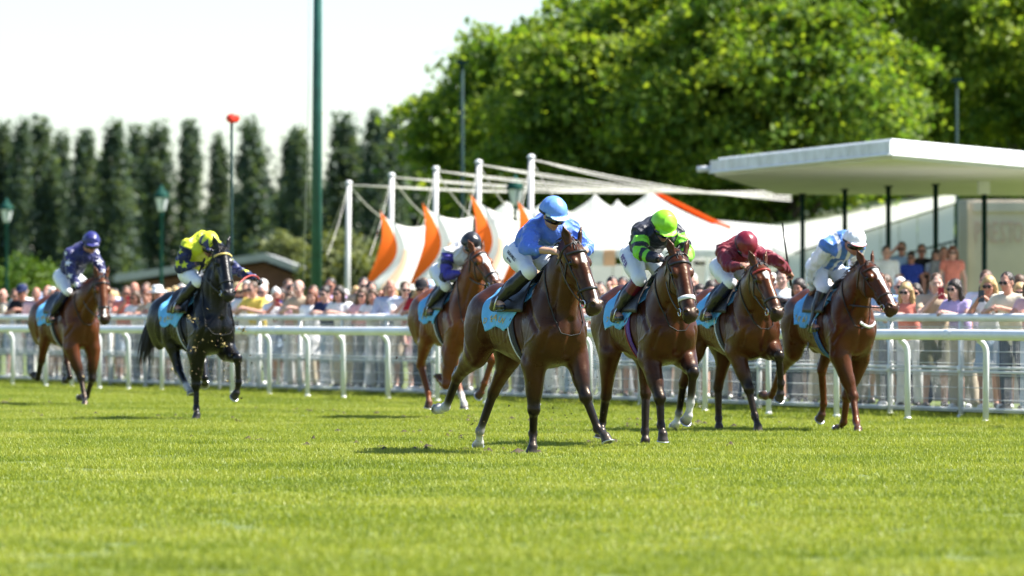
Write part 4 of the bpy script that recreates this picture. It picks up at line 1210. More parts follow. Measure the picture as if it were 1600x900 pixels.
while t < 46:
    person(t + pr.uniform(-.1, .1), pr.uniform(-.46, -.36), 0, 0, pr); t += pr.uniform(.50, .82)
for row, off, st in ((1, -.95, .78), (2, -1.55, .95)):
    t = -1.4 + row * .3
    while t < 47:
        person(t, off + pr.uniform(-.2, .2), 0, row, pr); t += pr.uniform(.7, 1.3) * st * (1.5 if t < 6 else 1)
t = -2.2
for (t, o2, sp_) in ((-.9, -5.4, dict(female=1, pose='stand', top='white', hc='white', hk='bob', gl=True)), (-1.6, -5.6, dict(female=0, pose='fold', top='navy', hat='peak', hcol='white')), (.1, -5.5, dict(female=1, pose='stand', top='flowered', hc='auburn', hk='bob', gl=True)),
                    (-2.4, -5.3, dict(female=0, pose='stand', top='light blue', hc='grey')), (-1.2, -6.5, dict(female=0, pose='stand', top='khaki', hc='grey', hk='thin')), (3.1, -6.3, dict(female=1, pose='stand', top='blue striped', hc='dark', hk='long')),
                    (3.9, -6.6, dict(female=0, pose='fold', top='navy', hc='dark')), (5.0, -6.1, dict(female=0, pose='stand', top='black', hc='dark')), (5.7, -6.0, dict(female=1, pose='shade', top='royal blue', hc='dark', hk='bun')), (8.2, -6.4, dict(female=0, pose='stand', top='white', hc='dark'))):
    person(t, o2, .58, 3, pr, sp_)
t = -3.2
while t < 9:
    person(t, pr.uniform(-6.4, -5.2), .58, 3, pr); t += pr.uniform(.45, .9)
for (u, Z, z0, sp_) in ((1384, 106, .95, dict(female=0, pose='stand', top='white', hc='dark')), (1424, 107, .95, dict(female=1, pose='stand', top='royal blue', hc='dark', hk='bun')), (1440, 108.2, .95, dict(female=0, pose='fold', top='black', hc='dark')),
                       (1464, 108, .95, dict(female=1, pose='stand', top='blue striped', hc='dark', hk='long')), (1474, 107, .95, dict(female=0, pose='stand', top='grey', hc='brown')), (1488, 106, .95, dict(female=1, pose='stand', top='coral', hc='auburn', hk='bob')), (1410, 108.4, .95, dict(female=0, pose='shade', top='light blue', hc='brown'))):
    X = (u - 800) / FPX * Z; q = Vector((X, Z, 0)) - RA; person(q.dot(RD), q.dot(RN) - FO, z0, 4, pr, sp_)
# ------------------------------------------------------------------ horses and jockeys
class Rig:
    """a running horse's frame: x forward, y to its left, z up, standing at (X0, Z0) and heading th to the right of the lens"""
    def __init__(s, X0, Z0, th, dz=0.0):
        s.X0, s.Z0, s.th, s.dz = X0, Z0, R(th), dz
        s.s, s.c = math.sin(s.th), math.cos(s.th)
        s.M = Matrix(((s.s, s.c, 0, X0), (-s.c, s.s, 0, Z0), (0, 0, 1, 0), (0, 0, 0, 1)))
    def un(s, u, v, y):
        k = (u - 800) / FPX
        x = (k * (s.Z0 + y * s.s) - s.X0 - y * s.c) / (s.s + k * s.c)
        Z = s.Z0 - x * s.c + y * s.s
        return x, CAM_H - (v - HORIZON) / FPX * Z
    def y_for(s, u, x):
        k = (u - 800) / FPX
        return (k * (s.Z0 - x * s.c) - s.X0 - x * s.s) / (s.c - k * s.s)
    def nxt(s, J, uv, L, y, slack=.1, ylim=.1, sign=None):
        """the next joint of a limb: height from the photograph, bone length kept, sideways offset within ylim of y"""
        x, z = s.un(uv[0], uv[1], y)
        dz = max(-1.06 * L, min(1.06 * L, z - J[2]))
        lo = math.sqrt(max((L * (1 - slack)) ** 2 - dz * dz, 0)); hi = math.sqrt(max((L * (1 + slack)) ** 2 - dz * dz, 0))
        dx = x - J[0]
        sg = sign if sign else (1 if dx >= 0 else -1)
        m = min(max(abs(dx) if sg * dx > 0 else 0, lo), hi)
        xx = J[0] + sg * m
        yy = max(y - ylim, min(y + ylim, s.y_for(uv[0], xx)))
        return np.array((xx, yy, J[2] + dz))

def trace(F, o, d, far=.8, off=.0):
    """points where rays from o + far*d back towards o meet the surface, lifted by off"""
    o = np.asarray(o, float); d = np.asarray(d, float)
    t = np.full(len(o), far)
    for _ in range(22):
        v = F.at(o + d * t[:, None])
        t = t - (v - off) * .92
        t = np.maximum(t, .01)
    return o + d * t[:, None]

M_COAT = vmat('horse_coat', rough=.36, spec=.38, var=.38, scale=3.6, bump=.5, bscale=8.0, bdist=.018, rvar=.11, tint=(1.0, .75, .54))
M_COATF = vmat('horse_coat_dark', rough=.33, spec=.28, var=.3, scale=3.6, bump=.45, bscale=8.0, bdist=.018, rvar=.09)
M_EYE = pmat('horse_eye', (.008, .006, .005), rough=.06, var=0)
M_TACK = pmat('black_leather', (.012, .011, .012), rough=.42, var=.3, scale=20, bump=.2, bscale=80)
M_TACKB = pmat('brown_leather', (.035, .016, .01), rough=.45, var=.3, scale=20, bump=.2, bscale=80)
M_STEEL = pmat('steel', (.62, .62, .62), rough=.25, metal=1.0, var=.1)
M_SHOE = pmat('worn_aluminium', (.55, .56, .58), rough=.35, metal=.9, var=.2, scale=30)
M_CLOTH = vmat('saddlecloth_print', rough=.6, spec=.35, var=.08, scale=7, bump=.35, bscale=14, bdist=.02)
M_GIRTHBLK = pmat('girth_webbing', (.02, .02, .022), rough=.7, var=.2, scale=60)
M_GIRTHPUR = pmat('purple_girth', (.10, .03, .22), rough=.6, var=.2, scale=30)
M_GIRTHBLU = pmat('blue_girth', (.05, .16, .42), rough=.6, var=.2, scale=30)
M_REDSTRAP = pmat('red_leather', (.30, .03, .02), rough=.45, var=.2, scale=30)
M_GOLDSTRAP = pmat('gold_braid', (.55, .42, .12), rough=.5, var=.3, scale=60)
M_WHITESTRAP = pmat('white_strap', (.72, .72, .70), rough=.5, var=.1)
M_SILK = vmat('silks', rough=.45, spec=.4, var=.12, scale=5, bump=1.0, bscale=7, sheen=.1, bdist=.05)
M_BREECH = vmat('white_breeches', rough=.5, spec=.4, var=.05, scale=5, bump=.5, bscale=11, bdist=.02)
M_BOOT = vmat('riding_boots', rough=.28, spec=.55, var=.25, scale=10, bump=.3, bscale=14, bdist=.01)
M_SKIN = vmat('skin', rough=.5, spec=.4, var=.08, scale=16, bump=.1, bscale=60, bdist=.004)
M_CAP = vmat('silk_cap', rough=.38, spec=.5, var=.08, scale=6, bump=.45, bscale=12, bdist=.015)
M_LENS = pmat('dark_lens', (.006, .006, .008), rough=.08, var=0, spec=.7)
M_RUBBER = pmat('goggle_band', (.02, .02, .025), rough=.6, var=.1)
M_WHIP = pmat('whip', (.015, .014, .014), rough=.4, var=.2, scale=40)
M_HAIRS = {}
def hair_mat(c):
    k = tuple(c)
    if k not in M_HAIRS: M_HAIRS[k] = pmat('horse_hair', c, rough=.45, var=.45, scale=30, spec=.5)
    return M_HAIRS[k]

def locks(mb, roots, dirs, lens, w, r_, droop=.3, wave=.05, seg=6):
    """tapered hair locks, each a thin closed blade"""
    for p, d, L in zip(roots, dirs, lens):
        p = Vector(p); d = Vector(d).normalized()
        pts = []; q = p.copy()
        ph = r_.uniform(0, 6.28); sd_ = d.orthogonal().normalized()
        for i in range(seg + 1):
            pts.append(q.copy())
            d = (d + Vector((0, 0, -droop / seg)) + sd_ * (math.sin(ph + i * 1.3) * wave)).normalized()
            q = q + d * (L / seg)
        mb.tube(pts, [w * (1 - (i / seg) ** 1.5) + .0012 for i in range(seg + 1)], n=4)

def fore_leg(F, J, sock, pts_col, dark_from):
    E, K, Ft, T, y = J['E'], J['K'], J['F'], J['T'], J['E'][1]
    cd = 1 if dark_from <= 1 else 0
    F.cone((.56, y * .80, 1.16 + J['dz']), E + np.array((0, 0, .03)), .155, .125, .07, flat=((0, 1, 0), .8))
    F.cone(E, E + (K - E) * .6, .115, .08, .06, flat=((0, 1, 0), .85))
    ax = unit(K - E); fw = unit(np.cross((0, 1, 0), ax))
    if fw[0] < 0: fw = -fw
    F.ell(E + (K - E) * .26 + fw * .02, (.17, .062, .075), .05, ax=(ax, (0, 1, 0), fw))
    F.cone(E + (K - E) * .55, K, .077, .055, .03, col=cd if dark_from <= 0 else 0)
    F.ell(K, (.062, .056, .068), .025, col=cd)
    F.ell(K + fw * .015 + ax * .005, (.046, .046, .05), .02, col=cd)
    F.cone(K, Ft, .043, .034, .02, col=cd)
    a2 = unit(Ft - K); f2 = unit(np.cross((0, 1, 0), a2)); f2 = f2 if f2 @ fw > 0 else -f2
    F.cone(K + a2 * .04 - f2 * .022, Ft - f2 * .012, .024, .021, .018, col=cd)
    hoof(F, J, f2, sock, cd)
def hoof(F, J, f2, sock, cd):
    Ft, T = J['F'], J['T']
    fc = 3 if sock >= 2 else cd
    F.ell(Ft - f2 * .006, (.044, .041, .047), .02, col=fc)
    F.ell(Ft - f2 * .035 + unit(T - Ft) * .02, (.025, .024, .03), .02, col=fc)
    d = unit(T - Ft); C = T - d * .085
    F.cone(Ft, C, .034, .036, .02, col=3 if sock >= 1 else cd)
    F.ell(C, (.046, .046, .03), .015, col=3 if sock >= 1 else cd)
    th = R(-38)
    n = np.array((d[0] * math.cos(th) - d[2] * math.sin(th), d[1] * .6, d[0] * math.sin(th) + d[2] * math.cos(th))); n = unit(n)
    J['sole_n'] = n
    t = unit(np.cross((0, 1, 0), n))
    if t @ d < 0: t = -t
    J['toe_dir'] = t
    base = T - t * .035
    J['sole_c'] = base
    F.cone(C, base + n * .03, .044, .063, .012, col=4)
    F.half(base + n * .0, n, .16)
def hind_leg(F, J, sock, dark_from):
    S, H, Ft, T = J['S'], J['H'], J['F'], J['T']; dz = J['dz']
    cd = 1 if dark_from <= 1 else 0
    y = S[1]; sg = 1 if y > 0 else -1
    hip = np.array((-.66, sg * .12, 1.30 + dz))
    F.cone(hip, S, .21, .135, .08, flat=((0, 1, 0), .68))
    F.cone(np.array((-.78, sg * .12, 1.18 + dz)), S + (H - S) * .35, .155, .085, .07, flat=((0, 1, 0), .72))
    ax = unit(H - S); fw = unit(np.cross((0, 1, 0), ax))
    if fw[0] < 0: fw = -fw
    F.cone(S, S + (H - S) * .65, .125, .07, .05, flat=((0, 1, 0), .75))
    F.cone(S + (H - S) * .55, H, .066, .055, .03, col=0)
    a2 = unit(Ft - H); back = -unit(np.cross((0, 1, 0), a2)) 
    if back @ fw > 0: back = -back
    pt = H - a2 * .055 + back * .052            # point of hock
    F.cone(S + (H - S) * .45 - fw * .055, pt, .03, .022, .03, col=0)
    F.ell(H, (.052, .047, .06), .025, col=cd if dark_from <= 0 else 0)
    F.cone(pt, H + a2 * .03 + back * .02, .027, .03, .02, col=cd)
    F.cone(H, Ft, .046, .036, .02, col=cd)
    F.cone(H + a2 * .05 + back * .025, Ft + back * .012, .025, .021, .018, col=cd)
    hoof(F, J, -back, sock, cd)

def build_horse(S):
    rig = S['rig']; dz = rig.dz; rr = random.Random(S['seed'])
    F = Field()
    # trunk
    F.ell((.12, 0, 1.17 + dz), (.60, .265, .345), .1)
    F.ell((-.32, 0, 1.22 + dz), (.48, .255, .285), .1)
    F.ell((-.70, 0, 1.31 + dz), (.34, .235, .265), .1)
    F.cone((-.30, 0, 1.44 + dz), (-.62, 0, 1.50 + dz), .10, .115, .1)
    F.cone((.28, 0, 1.47 + dz), (-.2, 0, 1.43 + dz), .075, .09, .1)
    F.ell((.30, 0, 1.52 + dz), (.24, .055, .095), .08)
    for sg in (-1, 1):
        F.ell((.47, sg * .15, 1.20 + dz), (.17, .11, .30), .08, ax=(unit((1, 0, -.35)), (0, 1, 0), unit((.35, 0, 1))))
        F.ell((-.72, sg * .135, 1.18 + dz), (.20, .115, .30), .08)
        F.ell((-.47, sg * .17, 1.36 + dz), (.09, .07, .07), .09)
    F.ell((.56, 0, 1.10 + dz), (.17, .20, .23), .08)
    F.ell((.36, 0, 1.02 + dz), (.30, .19, .20), .08)
    for sg in (-1, 1): F.ell((.66, sg * .085, 1.15 + dz), (.085, .085, .12), .05)
    ntrunk = len(F.p)
    TR = Field(); TR.p = F.p[:ntrunk]
    # neck and head
    B = np.array((.40, 0, 1.36 + dz))
    P = rig.nxt(B, S['poll'], .86, 0.0, slack=.1, ylim=.2, sign=1)
    mx, mz = rig.un(*S['muz'], P[1])
    HS = 1.22; hl = .545 * HS
    pitch = math.asin(max(.3, min(.985, (P[2] - CAM_H + (S['muz'][1] - HORIZON) / FPX * (rig.Z0 - 1.0)) / hl)))
    yaw = R(S.get('yaw', -6))
    f = np.array((math.cos(yaw), math.sin(yaw), 0)); c = np.array((-math.sin(yaw), math.cos(yaw), 0)); up = np.array((0, 0, 1.))
    a = f * math.cos(pitch) - up * math.sin(pitch); b = f * math.sin(pitch) + up * math.cos(pitch)
    def hp(aa, bb, cc=0.0): return P + (a * aa + b * bb + c * cc) * HS
    S['hp'] = hp; S['haxes'] = (a, b, c)
    nk = unit(P - B)
    ncol = 0
    F.cone(B, B + (P - B) * .5, .30, .215, .09, flat=((0, 1, 0), .68))
    F.cone(B + (P - B) * .45, hp(.03, -.10), .205, .14, .07, flat=(c, .66))
    F.cone((.24, 0, 1.50 + dz), hp(-.02, -.06), .095, .06, .08, flat=((0, 1, 0), .55))
    F.cone((.60, 0, 1.20 + dz), B + (P - B) * .5 + np.array((.06, 0, -.08)), .15, .11, .09, flat=((0, 1, 0), .8))
    nh = len(F.p)
    h0 = len(F.p)
    F.ell(hp(.08, -.05), (.125, .085, .094), .04, ax=(a, b, c))
    F.cone(hp(.10, -.02), hp(.46, -.035), .076, .054, .03, flat=(c, .86))
    for sg in (-1, 1):
        F.ell(hp(.165, -.005, sg * .068), (.045, .03, .028), .025, ax=(a, b, c))          # brow over the eye
        F.ell(hp(.165, -.115, sg * .040), (.13, .105, .042), .03, ax=(a, b, c))              # cheek
        F.cone(hp(.22, -.045, sg * .062), hp(.40, -.05, sg * .042), .016, .013, .02)         # facial crest
    F.cone(hp(.20, -.11), hp(.50, -.098), .062, .044, .035, flat=(c, .8))
    F.cone(hp(.36, -.05), hp(.53, -.055), .062, .061, .03, flat=(c, .95), col=2)
    F.ell(hp(.553, -.06), (.05, .064, .060), .025, ax=(a, b, c), col=2)
    F.ell(hp(.545, -.118), (.04, .028, .036), .02, ax=(a, b, c), col=2)
    for sg in (-1, 1):
        F.ell(hp(.535, -.020, sg * .040), (.038, .030, .029), .012, ax=(a, b, c), col=2)
        F.ell(hp(.556, -.004, sg * .052), (.022, .015, .016), .008, ax=(a, b, c), op='s')
        F.ell(hp(.165, -.028, sg * .093), (.026, .018, .02), .012, ax=(a, b, c), op='s')
        # ears
        if sg < 0: S['nheadp'] = len(F.p) - h0
        e0 = hp(-.005, .0, sg * .055); ed = unit(-a * .8 + b * S.get('earb', .25) + c * sg * .35 + up * .5)
        ef = unit(f * .7 + c * sg * .7)
        ef = unit(ef - ed * (ef @ ed))
        F.cone(e0, e0 + ed * .08, .032, .036, .015, flat=(ef, .55), col=0)
        F.cone(e0 + ed * .08, e0 + ed * .165, .036, .006, .01, flat=(ef, .55), col=5)
        F.ell(e0 + ed * .075 + ef * .028, (.055, .02, .018), .008, ax=(ed, unit(np.cross(ed, ef)), ef), op='s')
    F.cone(hp(.585, -.092, -.035), hp(.585, -.092, .035), .007, .007, .006, op='s')
    for sg in (-1, 1): F.cone(hp(.585, -.092, sg * .035), hp(.50, -.088, sg * .058), .007, .006, .006, op='s')
    for i_ in range(h0, len(F.p)):
        q_ = list(F.p[i_])
        if q_[0] == 'c': q_[3] *= HS; q_[4] *= HS
        elif q_[0] == 'e': q_[2] = q_[2] * HS
        F.p[i_] = tuple(q_)
    S['headp'] = [q_ for q_ in F.p[h0:h0 + S['nheadp']] if q_[8] == 'u']
    S['neckB'] = B; S['P'] = P
    # legs
    SK = S.get('socks', {})
    df = S.get('dark', 0)
    for nm, sg in (('RF', -1), ('LF', 1)):
        q = S[nm]; y = sg * .165
        ex, ez = rig.un(*q[0], y)
        E = np.array((max(.36, min(.56, ex)), y, max(.84, min(1.0, ez)) ))
        K = rig.nxt(E, q[1], .41, y, sign=q[4][0] if len(q) > 4 else None)
        Ft = rig.nxt(K, q[2], .28, y, sign=q[4][1] if len(q) > 4 else None)
        T = rig.nxt(Ft, q[3], .20, y, sign=q[4][2] if len(q) > 4 else None)
        J = dict(E=E, K=K, F=Ft, T=T, dz=dz); S[nm + 'j'] = J
        fore_leg(F, J, SK.get(nm, 0), None, df)
    for nm, sg in (('RH', -1), ('LH', 1)):
        q = S[nm]; y = sg * .15
        hip = np.array((-.66, sg * .12, 1.30 + dz))
        hx, hz = rig.un(*q[0], y)
        # two-bone reach from the hip to the hock, stifle bending forwards
        d = np.array((hx - hip[0], hz - hip[2])); L = np.linalg.norm(d)
        Lm = min(max(L, .45), .80)
        if abs(d[1]) < Lm: d = np.array((math.copysign(math.sqrt(Lm * Lm - d[1] ** 2), d[0]), d[1]))
        else: d = d / L * Lm
        if len(q) > 3 and q[3][0] is not None:
            d = np.array((q[3][0] - hip[0], d[1]))
            Lm = min(np.linalg.norm(d), .80); d = d / np.linalg.norm(d) * Lm
        l1, l2 = .38, .45
        ca = max(-1, min(1, (l1 * l1 + Lm * Lm - l2 * l2) / (2 * l1 * Lm)))
        an = math.atan2(d[1], d[0]) + math.acos(ca)
        St = np.array((hip[0] + l1 * math.cos(an), sg * .165, hip[2] + l1 * math.sin(an)))
        H = np.array((hip[0] + d[0], y, hip[2] + d[1]))
        H[1] = max(y - .1, min(y + .1, rig.y_for(q[0][0], H[0])))
        sgn = q[3] if len(q) > 3 else (None, None, None)
        Ft = rig.nxt(H, q[1], .36, y, sign=sgn[1])
        T = rig.nxt(Ft, q[2], .20, y, sign=sgn[2])
        J = dict(S=St, H=H, F=Ft, T=T, dz=dz); S[nm + 'j'] = J
        hind_leg(F, J, SK.get(nm, 0), df)
    V, Q = F.mesh(S.get('vox', .0105), 2)
    def groove(line, sig, dep):
        global_d = np.full(len(V), 9.0)
        for sg in (-1, 1):
            raw = [np.array((x_, sg * y_, z_ + dz)) for x_, y_, z_ in line]
            raw = [raw[i_] + (raw[i_ + 1] - raw[i_]) * k_ / 3 for i_ in range(len(raw) - 1) for k_ in range(3)] + [raw[-1]]
            pts = [V[np.argmin(((V - p_) ** 2).sum(1))] for p_ in raw]      # laid on the skin
            for i_ in range(len(pts) - 1):
                ba = pts[i_ + 1] - pts[i_]; h_ = np.clip((V - pts[i_]) @ ba / max(ba @ ba, 1e-9), 0, 1)
                global_d[:] = np.minimum(global_d, np.linalg.norm((V - pts[i_] - h_[:, None] * ba) * (1, .8, 1), axis=1))
        return dep * (1.15 if dep > 0 else 1.0) * np.exp(-(global_d / sig) ** 2)
    gd = groove([(.20, .14, 1.52), (.38, .18, 1.36), (.56, .18, 1.18)], .035, .020) + groove([(.18, .24, 1.40), (.22, .26, 1.2), (.30, .22, .98)], .04, .018)
    gd = gd + groove([(-.44, .22, 1.40), (-.46, .22, 1.18), (-.50, .2, 1.02)], .05, .022) + groove([(-.90, .15, 1.42), (-.84, .2, 1.12), (-.76, .18, .92)], .03, .012)
    gd = gd + groove([(.74, .0, 1.26), (.66, .0, .96)], .03, .022) + groove([(.66, .15, 1.18), (.56, .17, 1.02)], .025, .012)
    for nm_ in ('RF', 'LF'):                           # the bulging muscles of the forearm and upper arm, and the line between them
        J_ = S[nm_ + 'j']; sg_ = 1 if J_['E'][1] > 0 else -1
        for (pt, sg2, dp) in ((J_['E'] + (J_['K'] - J_['E']) * .22 + np.array((.05, sg_ * .06, 0)), .07, -.016), (J_['E'] + np.array((-.07, sg_ * .07, .10)), .09, -.020), (J_['E'] + np.array((.02, sg_ * .08, .06)), .03, .014)):
            gd = gd + dp * np.exp(-(np.linalg.norm((V - pt) * (1, .8, .6), axis=1) / sg2) ** 2)
    for nm_ in ('RH', 'LH'):
        J_ = S[nm_ + 'j']; sg_ = 1 if J_['S'][1] > 0 else -1
        gl_ = J_['S'] * .5 + J_['H'] * .5
        for (pt, sg2, dp) in ((J_['S'] + np.array((.02, sg_ * .06, .10)), .10, -.018), (gl_ + np.array((-.02, sg_ * .05, .05)), .07, -.012), (np.array((-.80, sg_ * .22, 1.20 + dz)), .12, -.018)):
            gd = gd + dp * np.exp(-(np.linalg.norm(V - pt, axis=1) / sg2) ** 2)
    for k_ in range(6): gd = gd + groove([(-.32 + .08 * k_, .26, 1.30), (-.36 + .08 * k_, .26, 1.05)], .018, .0035)
    mid_ = B + (P - B) * .2; gd = gd + groove([tuple(hp(.14, -.2, .05) - np.array((0, 0, dz))), (mid_[0] + .16, .13, mid_[2] - .12 - dz), (.62, .12, 1.24)], .03, .014)
    for vl in ([(.60, .19, 1.20), (.50, .21, 1.10), (.40, .22, 1.06), (.28, .24, .98), (.10, .25, .92), (-.15, .24, .93)], [(.45, .21, 1.30), (.42, .22, 1.16), (.36, .23, 1.05)], [(-.55, .24, 1.25), (-.60, .25, 1.12), (-.56, .23, 1.0)],
               [(.05, .26, 1.15), (-.10, .27, 1.05), (-.28, .25, 1.0)]): gd = gd + groove(vl, .010, -.0045)
    e_ = .006; cz = np.array((0, 0, 1.2 + dz))
    nrm_ = np.zeros_like(V); fn_ = np.cross(V[Q[:, 2]] - V[Q[:, 0]], V[Q[:, 3]] - V[Q[:, 1]])
    for i_ in range(4): np.add.at(nrm_, Q[:, i_], fn_)
    nrm_ /= np.maximum(np.linalg.norm(nrm_, axis=1), 1e-9)[:, None]
    if (nrm_ * (V - V.mean(0))).sum() < 0: nrm_ = -nrm_
    V = V - nrm_ * gd[:, None]
    pal = S['pal']
    C = F.colors(V, pal, .016)
    coatw = np.clip((V[:, 2] - .55) / .2, 0, 1)
    sw = np.sin(V[:, 0] * 7 + S['seed'] * 1.7 + 1.5 * np.sin(V[:, 2] * 6)) * np.sin(V[:, 2] * 8 + V[:, 1] * 5 + S['seed'])
    C = C * (1 + coatw * (.22 * sw))[:, None]
    # markings down the face, and the inside of nostrils
    L = V - P
    la, lb, lc = L @ a / HS, L @ b / HS, L @ c / HS
    for (a0, a1, w) in S.get('blaze', ()):
        ww = w * (1 + .25 * np.sin(la * 37 + S['seed'])) 
        m = (la > a0) & (la < a1) & (lb > -.03) & (np.abs(lc + .006) < ww) & (lb < .12)
        t = np.clip((ww - np.abs(lc + .006)) / .008, 0, 1) * m
        C = C * (1 - t[:, None]) + np.array((.72, .70, .66)) * t[:, None]
    for sg in (-1, 1):
        m = np.exp(-((la - .56) ** 2 + (lb + .006) ** 2 + (lc - sg * .046) ** 2) / .014 ** 2)
        C = C * (1 - .8 * m[:, None])
    me = np_mesh('horse_body', V, Q, True, C)
    root = link('racehorse', me, S.get('mat', M_COAT))
    root.matrix_world = rig.M
    tag(root, S['label'], 'horse', 'racehorses galloping down the turf')
    S['root'] = root; S['field'] = F
    S['TR'] = TR
    # eyes
    for sg in (-1, 1):
        mb = MB(); e = hp(.165, -.026, sg * .079)
        bm = bmesh.new(); bmesh.ops.create_uvsphere(bm, u_segments=10, v_segments=7, radius=.021)
        m2 = bpy.data.meshes.new('eye'); bm.to_mesh(m2); bm.free()
        m2.polygons.foreach_set('use_smooth', [True] * len(m2.polygons))
        link('eye', m2, M_EYE, root, e).scale = (HS, HS, HS)
    # mane, forelock, tail
    hm = hair_mat(S['hair'])
    mb = MB(); ro = []; di = []; le = []
    N0 = np.array((.30, 0, 1.58 + dz)); N1 = hp(-.03, -.03)
    top = Field(); top.p = F.p[ntrunk:nh]
    n = 46; mp = []
    for i in range(n):
        t = i / (n - 1)
        p = N0 + (N1 - N0) * t + np.array((0, 0, .16)); 
        mp.append(p)
    mq = trace(top, np.array(mp) - np.array((0, 0, .3)), np.tile((0, 0, 1.), (n, 1)), .5)
    for q in mq:
        for j in range(2):
            ro.append(q + np.array((rr.uniform(-.015, .015), rr.uniform(-.012, .012), -.01)))
            di.append((rr.uniform(-.5, -.1), rr.choice((-1, 1, 1)) * rr.uniform(.1, .5), rr.uniform(.25, .7))); le.append(rr.uniform(.07, .13))
    locks(mb, ro, di, le, .009, rr, droop=2.0, wave=.1, seg=5)
    mb.build('mane', hm, root, True)
    mb = MB(); ro = []; di = []; le = []
    for i in range(26):
        ro.append(hp(rr.uniform(-.03, .03), .012, rr.uniform(-.035, .035)))
        di.append(a * rr.uniform(.3, 1) + b * rr.uniform(.3, .8) + c * rr.uniform(-.6, .6)); le.append(rr.uniform(.06, .14))
    locks(mb, ro, di, le, .008, rr, droop=1.2, wave=.12, seg=5)
    mb.build('forelock', hm, root, True)
    mb = MB(); ro = []; di = []; le = []
    tb = np.array((-1.0, 0, 1.42 + dz)); td = Vector(S.get('tail', (-.9, .0, .15)))
    mb.tube([tb + np.array((.1, 0, .0)), tb + np.array((-.05, 0, .0)), tb + np.array(td) * .25], [.04, .036, .018], 7)
    for i in range(S.get('tailn', 110)):
        s_ = rr.random()
        ro.append(tb + np.array(td) * (.02 + .22 * s_) + np.array((0, rr.uniform(-.03, .03), rr.uniform(-.03, .03))))
        di.append((td.x + rr.uniform(-.2, .2), td.y + rr.uniform(-.22, .22), td.z + rr.uniform(-.15, .2))); le.append(rr.uniform(.35, .72))
    locks(mb, ro, di, le, .011, rr, droop=S.get('tdroop', 1.3), wave=.07, seg=8)
    mb.build('tail', hm, root, True)
    # horseshoes
    for nm in ('RF', 'LF', 'RH', 'LH'):
        J = S[nm + 'j']; n_, t_, c0 = J['sole_n'], J['toe_dir'], J['sole_c']
        l_ = np.cross(n_, t_)
        pts = []; nr = []
        for i in range(13):
            an = R(-140 + 280 * i / 12)
            pts.append(c0 + t_ * (math.cos(an) * .056 + .002) + l_ * (math.sin(an) * .052) + n_ * .001); nr.append(n_)
        MB().band(pts, nr, .02, .008).build('horseshoe', M_SHOE, root, True)
    # saddle cloth laid over the back
    nx, nf = 30, 56
    x0, x1t, x1b = S.get('cloth', (-.43, .30, .06))
    fmax = R(S.get('clothf', 92))
    xs = []; o = []; d = []; uv = []
    for j in range(nf + 1):
        ph = -fmax + 2 * fmax * j / nf
        w = min(1, abs(ph) / fmax)
        for i in range(nx + 1):
            t = i / nx
            xe = x1t + (x1b - x1t) * w ** 1.2
            xb = x0 + .10 * (w ** 3) - .03 * math.sin(w * 3)
            x = xb + (xe - xb) * t
            fl = ph * (1 + .05 * math.sin(t * 9 + S['seed']) * w)
            o.append((x, 0, 1.20 + dz)); d.append((0, math.sin(fl), math.cos(fl))); uv.append((t, ph))
    o = np.array(o); d = np.array(d); uv = np.array(uv)
    pts = trace(TR, o, d, .75, .014)
    wv = np.abs(uv[:, 1]) / fmax
    rip = .010 * np.sin(uv[:, 0] * 17 + uv[:, 1] * 5 + S['seed']) + .007 * np.sin(uv[:, 0] * 31 - uv[:, 1] * 11)
    flap = .05 * np.clip(1 - uv[:, 0] * 2.2, 0, 1) ** 1.5 * wv ** 2
    pts = pts + d * (np.clip(rip * wv, -.008, 1) + flap)[:, None]
    Ff = np.array([[j * (nx + 1) + i, j * (nx + 1) + i + 1, (j + 1) * (nx + 1) + i + 1, (j + 1) * (nx + 1) + i] for j in range(nf) for i in range(nx)])
    cb = np.array((.15, .47, .78))
    C = np.tile(cb, (len(pts), 1))
    me = np_mesh('saddlecloth', pts, Ff, True, C)
    cl = link('saddlecloth', me, M_CLOTH, root)
    so = cl.modifiers.new('thickness', 'SOLIDIFY'); so.thickness = .008; so.offset = 1
    if S.get('cloth_label'): cl['label'] = S['cloth_label']
    S['cloth_uv'] = (pts, nx, nf, fmax, d)
    # printed gold lettering band along the lower rear edge, both sides
    for side in (-1, 1):
        for k, ch in enumerate(S.get('print', 'DEAU')):
            t = .10 + .17 * k; ph = side * fmax * .80
            i = int(t * nx); j = int((ph + fmax) / (2 * fmax) * nf)
            p = pts[j * (nx + 1) + i]; px = pts[j * (nx + 1) + i + 2] - p
            py = (pts[(j - 2 * side) * (nx + 1) + i] - p)
            X = unit(px) * (-1 if side > 0 else 1); Y = unit(py - X * (py @ X)); Zn = np.cross(X, Y)
            text_on(ch, p + d[j * (nx + 1) + i] * .016, X, Y, .085, M_GOLDPRINT, cl, 'printed_letter')
    # white number panel edge near the spine
    # saddle
    ns, mf = 14, 16
    o = []; d = []; lift = []
    for j in range(mf + 1):
        ph = R(-62 + 124 * j / mf)
        for i in range(ns + 1):
            t = i / ns
            x = -.30 + .52 * t
            w = abs(ph) / R(62)
            x = x + .10 * w
            o.append((x, 0, 1.2 + dz)); d.append((0, math.sin(ph), math.cos(ph)))
            lift.append(.022 + .02 * (1 - w ** 2) + (.05 * (1 - w) * (abs(t - .5) * 2) ** 3))
    pts2 = trace(TR, np.array(o), np.array(d), .75, .02) + np.array(d) * np.array(lift)[:, None]
    Ff = np.array([[j * (ns + 1) + i, j * (ns + 1) + i + 1, (j + 1) * (ns + 1) + i + 1, (j + 1) * (ns + 1) + i] for j in range(mf) for i in range(ns)])
    sdl = link('saddle', np_mesh('saddle', pts2, Ff), M_TACK, root)
    so = sdl.modifiers.new('thickness', 'SOLIDIFY'); so.thickness = .014; so.offset = 1
